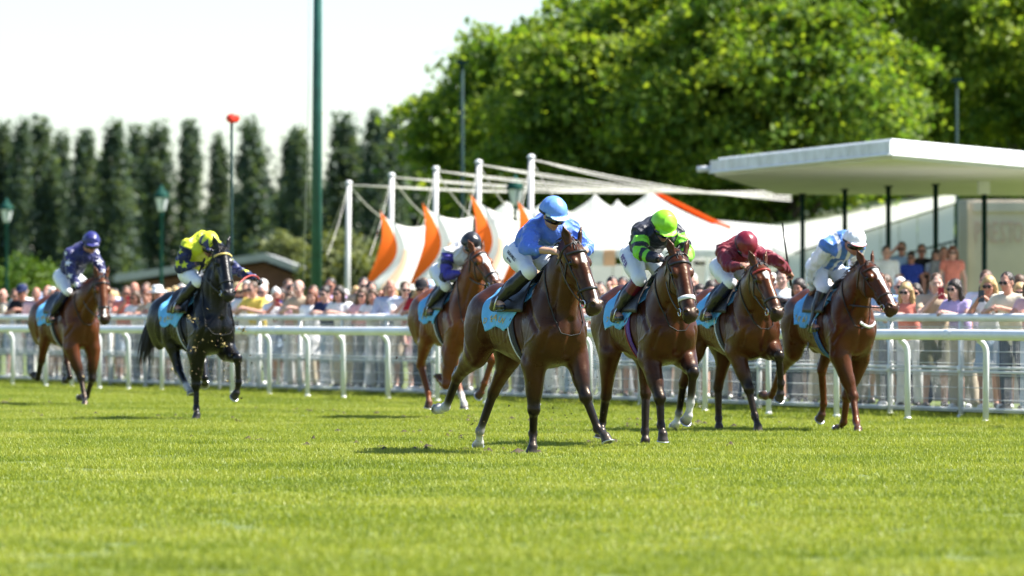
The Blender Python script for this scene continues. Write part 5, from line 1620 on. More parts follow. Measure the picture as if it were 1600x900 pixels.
    # girth and surcingle
    def loop(xa, xb, f0, f1, w, t, off, name, mat, n=40, parent=root):
        o = []; d = []
        for i in range(n + 1):
            ph = f0 + (f1 - f0) * i / n
            xx = xa + (xb - xa) * (1 - math.cos(ph)) / 2
            o.append((xx, 0, 1.18 + dz)); d.append((0, math.sin(ph), math.cos(ph)))
        d = np.array(d)
        p = trace(TR, np.array(o), d, .75, off)
        return MB().band(p, d, w, t).build(name, mat, parent, True)
    loop(.02, .20, R(60), R(300), .085, .008, .006, 'girth', S.get('girth', M_GIRTHBLK))
    loop(-.035, .150, R(66), R(294), .012, .010, .010, 'girth_edge', S.get('girth_edge', M_WHITESTRAP))
    # breastplate / yoke strap
    if S.get('yoke', True):
        p = []; nr = []
        for i in range(25):
            an = R(-150 + 300 * i / 24)
            cc = B + nk * .27 + np.array((.04, 0, -.02))
            dd = unit(np.array((0, 1, 0)) * math.sin(an) + unit(np.array((.35, 0, -.9))) * math.cos(an))
            p.append(cc); nr.append(dd)
        q = trace(F, np.array(p), np.array(nr), .5, .004)
        MB().band(q, nr, .018, .005).build('neck_strap', M_GIRTHBLK, root, True)
    # bridle
    HF = Field(); HF.p = F.p[ntrunk + 1:nh] + S['headp']
    def hloop(aa, tilt, bb, a0, a1, w, t, name, mat, n=24, closed=False, off=.002):
        o = []; d = []
        for i in range(n if closed else n + 1):
            an = a0 + (a1 - a0) * i / n
            dd = b * math.cos(an) + c * math.sin(an) + a * tilt * math.cos(an)
            o.append(hp(aa, bb)); d.append(unit(dd))
        d = np.array(d)
        q = trace(HF, np.array(o), d, .22, off)
        return MB().band(q, d, w, t, closed=closed).build(name, mat, root, True), q
    bm_ = S.get('bridle', M_TACK)
    hloop(.395, .25, -.065, 0, 2 * math.pi, .026 * S.get('nosew', 1), .007, 'noseband', S.get('nosemat', bm_), 28, True)
    hloop(.085, .2, -.04, R(-82), R(82), .022, .007, 'browband', S.get('browmat', bm_), 20)
    hloop(.035, -.3, -.06, R(-180), R(180), .022, .006, 'headpiece', bm_, 28, True)
    hloop(.13, -.9, -.06, R(95), R(265), .018, .006, 'throat_lash', bm_, 20)
    for sg in (-1, 1):
        o = []; d = []
        for i in range(15):
            t = i / 14; aa = .06 + .42 * t
            an = R(sg * (84 + 10 * t)); o.append(hp(aa, -.055 - .02 * t)); d.append(b * math.cos(an) + c * math.sin(an))
        q = trace(HF, np.array(o), np.array(d), .2, .002)
        MB().band(q, d, .018, .006).build('cheekpiece', bm_, root, True)
        bp_ = hp(.495, -.088, sg * .068)
        ring = [bp_ + a * (.036 * math.cos(t)) + b * (.036 * math.sin(t)) for t in np.linspace(0, 2 * math.pi, 15)]
        MB().tube(ring, .006, 6, cap=False).build('bit_ring', M_STEEL, root, True)
        S['bit' + ('L' if sg > 0 else 'R')] = bp_
        # cheek guard hanging strap of the rein is built with the rider's hands
    return root

def text_on(txt, p, X, Y, size, mat, parent, name='lettering', extr=.0015):
    o = text_obj(txt, size, mat, name, parent, extr)
    X = Vector(X).normalized(); Y = Vector(Y).normalized(); Zv = X.cross(Y)
    o.matrix_local = Matrix(((X.x, Y.x, Zv.x, p[0]), (X.y, Y.y, Zv.y, p[1]), (X.z, Y.z, Zv.z, p[2]), (0, 0, 0, 1)))
    return o
M_GOLDPRINT = pmat('gold_print', (.62, .42, .06), rough=.6, var=.15)
M_DARKPRINT = pmat('dark_print', (.03, .03, .06), rough=.7, var=.1)
M_PURPLEPRINT = pmat('purple_print', (.13, .06, .30), rough=.7, var=.1)

def build_jockey(S):
    rig = S['rig']; j = S['jockey']; rr = random.Random(S['seed'] + 100)
    # joints on the near (right) side from the photograph, mirrored on the far side unless given
    hx, hz = rig.un(*j['hip'], -.11)
    hx = max(-.42, min(.02, hx))
    hipR = np.array((hx, -.11, hz))
    kneeR = rig.nxt(hipR, j['knee'], .40, -.25, ylim=.08, sign=1)
    ankR = rig.nxt(kneeR, j['foot'], .40, -.27, ylim=.08, sign=-1)
    shR = rig.nxt(hipR, j['sho'], .47, -.19, slack=.15, ylim=.05, sign=1)
    elR = rig.nxt(shR, j['elb'], .28, -.26, ylim=.1, slack=.15)
    wrR = rig.nxt(elR, j['hand'], .26, -.10, ylim=.12, slack=.2)
    mir = np.array((1, -1, 1))
    cy = .0
    hipL, kneeL, ankL = hipR * mir, kneeR * mir, ankR * mir
    shL = shR * mir
    shL = np.array((shL[0], .19 + (shR[1] + .19) , shL[2] + j.get('shl', 0)))
    if 'elbL' in j:
        elL = rig.nxt(shL, j['elbL'], .28, .28, ylim=.14, slack=.15); wrL = rig.nxt(elL, j['handL'], .26, j.get('handLy', .1), ylim=.3, slack=.2)
    else:
        elL = elR * mir; wrL = wrR * mir
    pel = (hipR + hipL) / 2; che = (shR + shL) / 2
    sp = unit(che - pel)
    hd = j['head']
    # head
    pitch = R(j.get('hpitch', 30)); yaw = R(j.get('hyaw', -5))
    f0 = np.array((math.cos(yaw), math.sin(yaw), 0)); l = np.array((-math.sin(yaw), math.cos(yaw), 0)); u0 = np.array((0, 0, 1.))
    f = f0 * math.cos(pitch) - u0 * math.sin(pitch); u = f0 * math.sin(pitch) + u0 * math.cos(pitch)
    nb = che + sp * .03 + np.array((.02, 0, .05))
    _, zt = rig.un(*hd, 0)
    Hc = rig.nxt(nb, hd, .23, 0.0, slack=.15, ylim=.12, sign=1)
    Hc = Hc - u * .05
    P0 = np.array((pel[0], 0, pel[2]))
    skin = j.get('skin', (.42, .22, .15))
    palS = [skin, tuple(x * y for x, y in zip(skin, (.85, .6, .6))), skin, skin, (.03, .025, .02), (.018, .018, .02)]
    gl = 5 if j.get('gloves') else 0
    B = Field()
    face(B, Hc, f, u, l)
    B.cone(Hc - f * .02 - u * .07, nb, .055, .062, .03)
    B.chain([pel, (pel + che) / 2 + np.array((0, 0, .03)), che], [.10, .10, .09], .05)
    B.cone(shR, shL, .07, .07, .05)
    for (s_, e_, w_) in ((shR, elR, wrR), (shL, elL, wrL)):
        B.chain([s_, e_, w_], [.055, .044, .03], .02)
    for (h_, k_, a_) in ((hipR, kneeR, ankR), (hipL, kneeL, ankL)):
        B.chain([h_, k_, a_], [.085, .055, .04], .03)
        B.cone(a_, a_ + np.array((.12, 0, -.03)), .035, .03, .02)
    hands = []
    for (e_, w_, sg) in ((elR, wrR, -1), (elL, wrL, 1)):
        d = unit(w_ - e_); inward = np.array((0, -sg, 0.))
        n = unit(np.array((-.25, -sg * .3, -.9)) - d * (np.array((-.25, -sg * .3, -.9)) @ d))
        s_ = unit(np.cross(n, d)) * 1.0
        if s_ @ inward < 0: s_ = -s_
        hand(B, w_, d, n, s_, col=gl)
        hands.append((w_ + d * .08 + n * .03, d, n, s_))
    S['hands'] = hands
    V, Q = B.mesh(.0072, 1)
    C = B.colors(V, palS, .006)
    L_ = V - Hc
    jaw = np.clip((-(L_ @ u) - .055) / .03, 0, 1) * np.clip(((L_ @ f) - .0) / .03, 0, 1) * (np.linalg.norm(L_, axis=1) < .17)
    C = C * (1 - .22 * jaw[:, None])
    root = link('person', np_mesh('rider_body', V - P0, Q, True, C), M_SKIN)
    root.matrix_world = rig.M @ Matrix.Translation(Vector(P0))
    tag(root, j['label'], 'jockey', 'jockeys riding the racehorses')
    def cloth(name, Fd, vox, colfn, mat, amp=.0, sm=1):
        V, Q = Fd.mesh(vox, sm)
        if amp:
            Nn = Vector((0, 0, 0))
            w = np.sin(V[:, 0] * 41 + V[:, 2] * 23 + 2 * np.sin(V[:, 1] * 19)) * np.sin(V[:, 1] * 33 - V[:, 2] * 17 + 1.5 * np.sin(V[:, 0] * 27))
            e = .004
            g = np.stack([Fd.at(V + np.eye(3)[i] * e) - Fd.at(V - np.eye(3)[i] * e) for i in range(3)], 1)
            g = g / np.maximum(np.linalg.norm(g, axis=1), 1e-6)[:, None]
            w = .5 * w + 1.1 - 1.9 * np.abs(np.sin(V[:, 0] * 15 - V[:, 2] * 22 + 2.0 * np.sin(V[:, 1] * 13 + V[:, 2] * 9) + 1.2 * np.sin(V[:, 0] * 31)))
            V = V + g * (w * amp)[:, None]
        return link(name, np_mesh(name, V - P0, Q, True, colfn(V)), mat, root)
    # silks
    T = Field()
    bk = np.array((0, 0, .035))
    T.cone(pel + sp * .06, pel + sp * .2 + bk, .128, .14, .06, flat=((0, 1, 0), 1.12))
    T.cone(pel + sp * .2 + bk, che - sp * .02 + bk * .6, .14, .15, .06, flat=((0, 1, 0), 1.2))
    T.cone(shR - sp * .01, shL - sp * .01, .083, .083, .06)
    T.cone(che - np.array((0, 0, .02)), nb + u0 * .03, .125, .082, .05)
    T.ell(che + sp * .02 + np.array((.05, 0, -.05)), (.12, .16, .12), .06)
    na = len(T.p)
    for (s_, e_, w_) in ((shR, elR, wrR), (shL, elL, wrL)):
        T.chain([s_, s_ + (e_ - s_) * .55 + np.array((0, 0, -.008)), e_], [.083, .078, .064], .03, col=1)
        ce = e_ + (w_ - e_) * j.get('cuff', .93)
        T.chain([e_, e_ + (ce - e_) * .5 + np.array((0, 0, -.006)), ce], [.064, .058, .04], .02, col=1)
    def arms(V):
        """for each vertex: is it sleeve, position along the arm 0..2, angle offset from the arm axis"""
        dT = np.min([T.d(q, V) for q in T.p[:na]], 0); dA = np.min([T.d(q, V) for q in T.p[na:]], 0)
        tt = np.zeros(len(V)); best = np.full(len(V), 9.)
        for (s_, e_, w_) in ((shR, elR, wrR), (shL, elL, wrL)):
            for k_, (p_, q_) in enumerate(((s_, e_), (e_, w_))):
                ba = q_ - p_; h = np.clip((V - p_) @ ba / (ba @ ba), 0, 1); d = np.linalg.norm(V - p_ - h[:, None] * ba, axis=1)
                m = d < best; best[m] = d[m]; tt[m] = (k_ + h)[m]
        return dA < dT - .0, tt
    def silkcol(V):
        slv, tt = arms(V)
        return j['silk'](V, slv, tt, dict(pel=pel, che=che, shR=shR, shL=shL, elR=elR, elL=elL, wrR=wrR, wrL=wrL, sp=sp, rig=rig))
    cloth('silks', T, .0085, silkcol, M_SILK, amp=.0075)
    # breeches
    Br = Field()
    seat = pel - sp * .03
    Br.ell(seat, (.135, .165, .125), .06, ax=(sp, (0, 1, 0), unit(np.cross(sp, (0, 1, 0)))))
    Br.cone(pel, pel + sp * .10, .122, .12, .05)
    for (h_, k_, a_) in ((hipR, kneeR, ankR), (hipL, kneeL, ankL)):
        Br.cone(h_, h_ + (k_ - h_) * .5, .108, .098, .06); Br.cone(h_ + (k_ - h_) * .45, k_, .096, .068, .04)
        Br.cone(k_, k_ + (a_ - k_) * .3, .067, .06, .03)
    cloth('breeches', Br, .010, lambda V: np.tile((.78, .79, .83), (len(V), 1)), M_BREECH, amp=.002)
    # boots, each its own part
    for (h_, k_, a_) in ((hipR, kneeR, ankR), (hipL, kneeL, ankL)):
        Bo = Field()
        t0 = k_ + (a_ - k_) * .10
        Bo.cone(t0, t0 + (a_ - t0) * .45, .073, .068, .03); Bo.cone(t0 + (a_ - t0) * .4, a_, .067, .046, .03)
        toe = a_ + np.array((.13, 0, -.045)); heel = a_ + np.array((-.045, 0, -.05))
        Bo.cone(heel, toe, .036, .03, .03, flat=((0, 1, 0), 1.1)); Bo.cone(a_, heel, .045, .036, .03)
        Bo.half(t0 - unit(a_ - k_) * .01, -unit(a_ - k_), .11)
        def bcol(V, k_=k_, a_=a_):
            t = ((V - k_) @ (a_ - k_)) / ((a_ - k_) @ (a_ - k_))
            C = np.tile((.012, .012, .014), (len(V), 1))
            if j.get('bt'): C[t < .36] = j['bt']
            return C
        cloth('boot', Bo, .010, bcol, M_BOOT)
        # stirrup iron and leather
        st = a_ + np.array((.05, 0, -.075)); tp = st + np.array((.02, 0, .15))
        yv = np.array((0, 1, 0))
        MB().tube([tp, tp + yv * .035 - np.array((0, 0, .05)), st + yv * .055, st - yv * .055, tp - yv * .035 - np.array((0, 0, .05)), tp], .0075, 6).build('stirrup', M_STEEL, S['root'], True)
        top_ = np.array((.02, math.copysign(.2, a_[1]), 1.45 + rig.dz))
        MB().band([tp, (tp + top_) / 2 + yv * math.copysign(.02, a_[1]), top_], [(0, math.copysign(1, a_[1]), 0)] * 3, .022, .005).build('stirrup_leather', M_TACK, S['root'])
    # helmet with silk cap and peak
    Hm = Field()
    ax = (f, l, u)
    Hm.ell(Hc + u * .058 - f * .012, (.141, .121, .125), .02, ax=ax)
    Hm.ell(Hc + u * .02 - f * .035, (.128, .122, .10), .04, ax=ax)
    Hm.half(Hc + u * .026 + f * .02, -unit(u + f * .1), .3)
    Hm.ell(Hc + u * .046 + f * .125, (.062, .098, .009), .015, ax=(unit(f - u * .22), l, unit(u + f * .22)))
    def capcol(V):
        L = V - Hc
        return j['cap'](L @ f, L @ l, L @ u)
    cloth('helmet', Hm, .0075, capcol, M_CAP, amp=.0028)
    if j.get('button', True):
        pass
    # goggles: wrap-round lens and strap
    Lp = []; nn = []
    for i in range(13):
        an = R(-68 + 136 * i / 12)
        Lp.append(Hc + f * (.004 + .106 * math.cos(an)) + l * (.094 * math.sin(an)) + u * (.000)); nn.append(f * math.cos(an) + l * math.sin(an))
    MB().band(Lp, nn, [(.034 + .030 * math.sin(math.pi * i / 12) ** .6) for i in range(13)], .022).build('goggles', M_LENS, root, True).location = Vector(-P0)
    Lp = []; nn = []
    for i in range(17):
        an = R(64 + 232 * i / 16)
        Lp.append(Hc + f * (-.014 + .146 * math.cos(an)) + l * (.128 * math.sin(an)) + u * (.036 + .012 * math.cos(an))); nn.append(f * math.cos(an) + l * math.sin(an))
    MB().band(Lp, nn, .022, .005).build('goggle_strap', M_RUBBER, root, True).location = Vector(-P0)
    # chin strap
    Lp = [Hc + l * (.082 * sg) + u * (.02 - .09 * (1 - abs(sg))) + f * (.01 + .055 * (1 - abs(sg))) - u * (.05 * (1 - abs(sg))) for sg in np.linspace(-1, 1, 11)]
    MB().tube(Lp, .006, 5).build('chin_strap', M_RUBBER, root, True).location = Vector(-P0)
    # reins from the bit rings to the hands
    for side, (hp_, d, n, s_) in zip(('R', 'L'), hands):
        b0 = S['bit' + side]
        if side == 'L' and j.get('freeL'):
            hp_ = hands[0][0] + np.array((0, .05, 0))
        mid = (b0 + hp_) / 2 + np.array((0, (.10 if side == 'L' else -.10) , -.05))
        pts = []
        for t in np.linspace(0, 1, 12):
            pts.append(b0 * (1 - t) ** 2 + 2 * mid * t * (1 - t) + hp_ * t * t)
        MB().band(pts, [(0, 1 if side == 'L' else -1, .2)] * 12, .016, .004).build('rein', j.get('rein', M_TACK), S['root'], True)
    if j.get('redrein'):
        h_ = hands[1][0]; b0 = S['bitL']; pts = []
        m1 = b0 + (h_ - b0) * .35 + np.array((0, 0, .22)); m2_ = h_ + np.array((0, -.02, .14))
        for t in np.linspace(0, 1, 16): pts.append(b0 * (1 - t) ** 3 + 3 * m1 * t * (1 - t) ** 2 + 3 * m2_ * t * t * (1 - t) + h_ * t ** 3)
        MB().tube(pts, .012, 7).build('rein', M_REDSTRAP, S['root'], True)
    # slack of the rein falling from the hands beside the neck
    h0 = (hands[0][0])
    sl = [h0, h0 + np.array((-.05, -.05, -.12)), h0 + np.array((-.02, -.10, -.30)), h0 + np.array((.06, -.12, -.34)), h0 + np.array((.12, -.10, -.18))]
    # whip
    if j.get('whip'):
        k_, dr, L = j['whip']
        hp_ = hands[k_][0]; dr = unit(dr)
        w = MB().tube([hp_ - dr * .09, hp_ + dr * .08], [.016, .015], 8)
        w.tube([hp_ + dr * .08, hp_ + dr * L * .5, hp_ + dr * L * .85], [.012, .011, .010], 7)
        fl = MB().band([hp_ + dr * L * .84, hp_ + dr * L], [(0, 1, 0)] * 2, .03, .007)
        rt = link('riding_whip', w.mesh('whip_shaft', True), M_WHIP)
        rt.matrix_world = rig.M
        kn = MB().tube([hp_ - dr * .10, hp_ - dr * .085], [.014, .014], 8)
        kn.build('whip_butt', M_WHIP, rt, True)
        fl.build('whip_flap', M_WHIP, rt)
        tag(rt, j['whip_label'], 'whip')
    S['P0'] = P0; S['jroot'] = root; S['jj'] = dict(hipR=hipR, kneeR=kneeR, shR=shR, elR=elR, wrR=wrR, wrL=wrL, Hc=Hc, ankR=ankR)
    # lettering on the thigh
    if j.get('thigh_text'):
        for (txt, t, sz, mt, off) in j['thigh_text']:
            ax_ = unit(kneeR - hipR)
            out = unit(np.array((.25, -1, .15)) - ax_ * (np.array((.25, -1, .15)) @ ax_))
            c0 = hipR + (kneeR - hipR) * t
            Yv = np.cross(out, ax_)
            c0 = c0 + Yv * off
            p = trace(Br, [c0], [out], .3, .004)[0]
            text_on(txt, p - P0, ax_, Yv, sz, mt, root, 'lettering')
    return root
# ------------------------------------------------------------------ the seven runners
WHT = (.74, .72, .68)
def bay(base, dark=(.010, .008, .008), muzzle=(.022, .013, .011), hoof=(.05, .045, .042)):
    return [base, dark, muzzle, WHT, hoof, tuple(x * .45 for x in base)]
def solid(c):
    return lambda V, slv, tt, J: np.tile(c, (len(V), 1))
def cap(c, band=None):
    def g(a, b, u):
        C = np.tile(c, (len(a), 1))
        if band: C[(u < .048) & (u > .030)] = band
        return C
    return g
def silk_hoops(V, slv, tt, J):
    blk = np.array((.008, .010, .022)); grn = np.array((.19, .60, .03))
    C = np.tile(blk, (len(V), 1))
    st = slv & (((tt > .35) & (tt < .62)) | ((tt > .82) & (tt < 1.12)) | ((tt > 1.3) & (tt < 1.5)))
    C[st] = grn
    C[slv & (V[:, 1] > 0.0) & (tt > .25)] = grn
    m2 = slv & (V[:, 1] > 0.0) & (((tt > .6) & (tt < .8)))
    C[m2] = blk
    return C
def silk_braces(V, slv, tt, J):
    blu = np.array((.085, .21, .56)); wh = np.array((.76, .78, .82))
    C = np.tile(blu, (len(V), 1))
    C[slv & (tt > .12)] = wh
    t = (V - J['pel']) @ J['sp']
    C[(~slv) & (np.abs(np.abs(V[:, 1]) - .105) < .018)] = wh
    C[(~slv) & (np.abs(V[:, 1]) < .02) & (V[:, 2] < J['pel'][2] + .02 + .5 * (V[:, 0] - J['pel'][0]))] = wh
    return C
def silk_purple(V, slv, tt, J):
    wh = np.array((.66, .64, .68)); pu = np.array((.045, .035, .30)); nv = np.array((.012, .012, .05))
    C = np.tile(wh, (len(V), 1))
    C[slv & (tt > .05)] = pu
    C[slv & (tt > .35) & (tt < .55)] = nv
    C[slv & (tt > .92) & (tt < 1.1)] = nv
    return C
def stars_on(V, J, arms, r, col, C, m):
    for (p, q, ts) in arms:
        ax = unit(q - p)
        for (t, ang, rr_) in ts:
            out = np.array((math.cos(ang) * .75, math.sin(ang), .25)); out = unit(out - ax * (out @ ax)); sd_ = np.cross(ax, out)
            c0 = p + (q - p) * t
            L = V - c0
            w = m & ((L @ out) > .02) & (np.linalg.norm(L, axis=1) < .16)
            C[w & star2d(L @ ax, L @ sd_, rr_ * r, .3)] = col
def silk_stars_yellow(V, slv, tt, J):
    ye = np.array((.56, .62, .02)); nv = np.array((.012, .018, .09))
    C = np.tile(ye, (len(V), 1))
    C[slv & (tt > .05)] = nv
    fr = -1.15
    stars_on(V, J, [(J['shR'], J['elR'], [(.3, -1.2, .7), (.85, -.9, 1)]), (J['elR'], J['wrR'], [(.45, -1.2, .9)]), (J['elL'], J['wrL'], [(.5, .2, .9)]), (J['shL'], J['elL'], [(.6, .2, 1.)])], .062, ye, C, slv)
    return C
def silk_stars_white(V, slv, tt, J):
    nv = np.array((.014, .016, .10)); wh = np.array((.72, .72, .78))
    C = np.tile(nv, (len(V), 1))
    stars_on(V, J, [(J['shR'], J['elR'], [(.05, -1.3, .7), (.55, -.75, 1.1)]), (J['elR'], J['wrR'], [(.15, -1.0, .9), (.75, -.9, .9)]),
                    (J['elL'], J['wrL'], [(.1, -.2, 1.), (.6, -.2, .9)]), (J['shL'], J['elL'], [(.1, .2, .7), (.55, -.1, 1.1)])], .058, wh, C, np.ones(len(V), bool))
    return C
def cap_star(a, b, u):
    nv = np.array((.012, .02, .11)); ye = np.array((.56, .62, .02))
    C = np.tile(ye, (len(a), 1))
    # navy cap with a large yellow star spreading from the crown
    an = np.arctan2(b, a); rad = np.arccos(np.clip((u - .0) / np.sqrt(a * a + b * b + u * u + 1e-9), -1, 1))
    k = 2 * np.pi / 6
    w = np.abs((an + .3 + k / 2) % k - k / 2) / (k / 2)
    C[(rad > .45 + .75 * (1 - w)) & (u > .035)] = nv
    return C

BLUE = (.075, .17, .60)
HORSES = [
 dict(seed=1, rig=Rig(.18, 51.4, 29), label='dark bay racehorse in front, white hind pastern, under the rider in plain royal blue',
      poll=(897, 380), muz=(931, 474), yaw=9, blaze=[(.12, .20, .022), (.30, .53, .012)],
      RF=((831, 571), (834, 640), (833, 678), (832, 711)), LF=((907, 558), (915, 620), (934, 671), (953, 689), (1, 1, 1)),
      RH=((715, 589), (697, 636), (682, 643)), LH=((771, 613), (750, 673), (748, 702)),
      socks=dict(RH=2, LH=1), pal=bay((.044, .0128, .0048), dark=(.007, .006, .006)), hair=(.008, .006, .006), tail=(-.75, .62, -.05), tdroop=1.0,
      girth=M_GIRTHBLK, print='DEAUV',
      jockey=dict(label='jockey in plain royal blue silks and blue cap, riding the leading dark bay', hip=(803, 396), knee=(832, 424), foot=(775, 472), sho=(835, 356), elb=(822, 388), hand=(862, 393),
                  head=(866, 330), hpitch=28, hyaw=-2, silk=solid(BLUE), cap=cap((.13, .28, .72), (.42, .55, .78)), skin=(.43, .25, .17),
                  thigh_text=[('DEAUVILLE', .42, .045, M_DARKPRINT, .02), ('RACING', .38, .03, M_DARKPRINT, -.03)], rein=M_TACKB, cuff=.55)),
 dict(seed=2, rig=Rig(1.36, 54.3, 23), label='bay racehorse with white nose pad and tight black knees, under the lime capped rider',
      poll=(1061, 398), muz=(1069, 487), yaw=-4, blaze=[], 
      RF=((1016, 563), (1031, 622), (1033, 665), (1038, 690), (1, 1, 1)), LF=((1069, 558), (1083, 582), (1079, 634), (1073, 668), (1, -1, -1)),
      RH=((947, 622), (941, 661), (939, 684)), LH=((1009, 640), (1008, 677), (1009, 700)),
      socks=dict(LF=2), pal=bay((.052, .0138, .0049), dark=(.008, .006, .006)), hair=(.012, .008, .007), tail=(-.75, .62, -.05), tdroop=1.0, girth=M_GIRTHPUR, girth_edge=M_REDSTRAP,
      nosemat=M_WHITESTRAP, nosew=1.6, print='DEAU',
      jockey=dict(label='jockey in black silks with lime green hoops and lime cap', hip=(984, 400), knee=(1015, 436), foot=(962, 490), sho=(1001, 362), elb=(1000, 396), hand=(1030, 404),
                  head=(1039, 350), hpitch=42, hyaw=-4, silk=silk_hoops, cap=cap((.24, .62, .02)), bt=(.13, .008, .018), skin=(.36, .18, .13), gloves=True,
                  thigh_text=[('RIDER', .35, .075, M_PURPLEPRINT, .0)])),
 dict(seed=3, rig=Rig(2.50, 61.0, 24), label='bay racehorse with small white star and red browband, one knee lifted high',
      poll=(1187, 414), muz=(1204, 484), yaw=2, blaze=[(.13, .20, .026)],
      RF=((1148, 550), (1170, 608), (1181, 652), (1190, 677), (1, 1, 1)), LF=((1203, 546), (1217, 556), (1220, 608), (1219, 642), (1, -1, -1)),
      RH=((1068, 598), (1061, 645), (1054, 671)), LH=((1122, 628), (1123, 654), (1124, 676)),
      socks=dict(RH=1), pal=bay((.058, .0165, .0057), dark=(.008, .006, .006)), hair=(.010, .007, .006), tail=(-.75, .6, .0), tdroop=.9, browmat=M_REDSTRAP,
      jockey=dict(label='jockey in burgundy silks and cap, raising a whip', hip=(1123, 418), knee=(1151, 441), foot=(1099, 490), sho=(1130, 392), elb=(1137, 416), hand=(1158, 415),
                  elbL=(1216, 408), handL=(1232, 425), handLy=.45, freeL=True, head=(1167, 382), hpitch=62, hyaw=0, silk=solid((.16, .008, .02)), cap=cap((.17, .008, .02)), bt=(.012, .014, .05), skin=(.40, .21, .15),
                  whip=(1, (-.12, -.1, 1), .62), whip_label='black riding whip raised upright in the burgundy rider\'s hand')),
 dict(seed=4, rig=Rig(3.63, 61.6, 22), label='liver chestnut racehorse with broad white blaze, nearest the crowd rail',
      poll=(1356, 412), muz=(1377, 476), yaw=12, blaze=[(.10, .24, .030), (.22, .54, .017)],
      RF=((1318, 571), (1333, 627), (1338, 658), (1342, 677)), LF=((1341, 578), (1318, 619), (1297, 660), (1289, 674), (-1, -1, -1)),
      RH=((1220, 580), (1206, 618), (1190, 620)), LH=((1284, 578), (1287, 637), (1282, 661), (-.45, None, -1)),
      socks={}, dark=5, pal=bay((.072, .0195, .0063), dark=(.058, .017, .006), muzzle=(.05, .02, .014)), hair=(.03, .014, .008), tail=(-.9, -.05, .12), tdroop=.7, girth=M_GIRTHBLU, girth_edge=M_GIRTHBLU,
      bridle=M_TACKB,
      jockey=dict(label='jockey in white sleeves and blue body, white cap and black goggles', hip=(1273, 416), knee=(1311, 451), foot=(1270, 508), sho=(1292, 384), elb=(1268, 418), hand=(1269, 452),
                  elbL=(1336, 410), handL=(1337, 438), handLy=.12, head=(1336, 374), hpitch=22, hyaw=-4, silk=silk_braces, cap=cap((.78, .79, .83), (.60, .22, .24)), skin=(.40, .2, .14),
                  whip=(0, (-.05, -.1, -1), .62), whip_label='black riding whip held pointing down beside the blue saddlecloth',
                  thigh_text=[('Guyon', .50, .085, M_DARKPRINT, .02), ('XX', .40, .055, M_DARKPRINT, -.055)])),
 dict(seed=5, rig=Rig(-.76, 69.0, 24, .04), label='bright chestnut racehorse with white blaze and one white stocking, partly behind the leader',
      poll=(747, 393), muz=(766, 440), yaw=4, blaze=[(.08, .24, .036), (.2, .52, .022)],
      RF=((694, 556), (697, 600), (691, 597), (683, 589), (1, -1, -1)), LF=((752, 545), (769, 562), (757, 604), (744, 622), (1, -1, -1)),
      RH=((657, 570), (669, 614), (671, 638)), LH=((712, 583), (721, 618), (727, 638)),
      socks=dict(LH=3), dark=5, pal=bay((.128, .036, .0112), dark=(.10, .028, .010), muzzle=(.10, .04, .025)), hair=(.12, .045, .018), tail=(-.75, .6, .0), tdroop=.9,
      jockey=dict(label='jockey in white body with purple sleeves and black helmet', hip=(684, 425), knee=(700, 447), foot=(668, 484), sho=(701, 396), elb=(694, 432), hand=(720, 426),
                  head=(737, 379), hpitch=30, hyaw=-2, whip=(0, (-.55, -.15, -.8), .60), whip_label='black riding whip hanging from the purple sleeved rider\'s hand', silk=silk_purple, cap=cap((.014, .014, .018)), skin=(.38, .2, .14))),
 dict(seed=6, rig=Rig(-3.98, 68.2, 30), label='black racehorse flinging turf, gold browband, white hind pastern',
      poll=(347, 388), muz=(360, 457), yaw=-12, blaze=[],
      RF=((308, 567), (306, 602), (307, 638), (308, 656)), LF=((356, 550), (371, 560), (373, 600), (367, 628), (1, -1, -1)),
      RH=((279, 577), (292, 604), (301, 614)), LH=((318, 566), (320, 590), (320, 605)),
      socks=dict(RH=2), pal=bay((.0038, .0036, .0040), dark=(.005, .0045, .005), muzzle=(.012, .011, .012)), mat=M_COATF, hair=(.012, .008, .008), tail=(-.35, -.22, -.55), tdroop=2.4, tailn=170,
      browmat=M_GOLDSTRAP,
      jockey=dict(label='jockey in yellow body with navy starred sleeves and starred yellow cap', hip=(291, 428), knee=(311, 440), foot=(273, 479), sho=(293, 384), elb=(280, 418), hand=(306, 413),
                  elbL=(376, 424), handL=(400, 435), handLy=.5, freeL=True, redrein=True, whip=(0, (-.5, -.12, -.85), .60), whip_label='black riding whip held down across the yellow bodied rider\'s saddlecloth', head=(328, 379), hpitch=35, hyaw=-6, silk=silk_stars_yellow, cap=cap_star, skin=(.36, .18, .13), gloves=True)),
 dict(seed=7, rig=Rig(-6.50, 79.4, 28), label='light bay racehorse trailing last by the rail, under the white starred rider',
      poll=(159, 433), muz=(162, 496), yaw=-14, blaze=[(.44, .54, .016)],
      RF=((121, 555), (130, 600), (132, 621), (133, 635)), LF=((149, 557), (144, 600), (136, 619), (124, 624), (1, -1, -1)),
      RH=((65, 563), (59, 591), (50, 587)), LH=((105, 566), (109, 589), (101, 598)),
      socks={}, pal=bay((.080, .0220, .0072)), hair=(.012, .008, .007), tail=(-.75, .62, -.05), tdroop=1.0,
      jockey=dict(label='jockey in navy silks with white stars and navy cap, sitting up on the last horse', hip=(116, 432), knee=(106, 455), foot=(77, 496), sho=(116, 396), elb=(110, 428), hand=(124, 450),
                  head=(143, 376), hpitch=22, hyaw=-14, silk=silk_stars_white, cap=cap((.02, .022, .14)), bt=(.010, .012, .05), skin=(.40, .21, .15), elbL=(160, 426), handL=(150, 450), handLy=.1)),
]
for S in HORSES:
    build_horse(S)
    build_jockey(S)

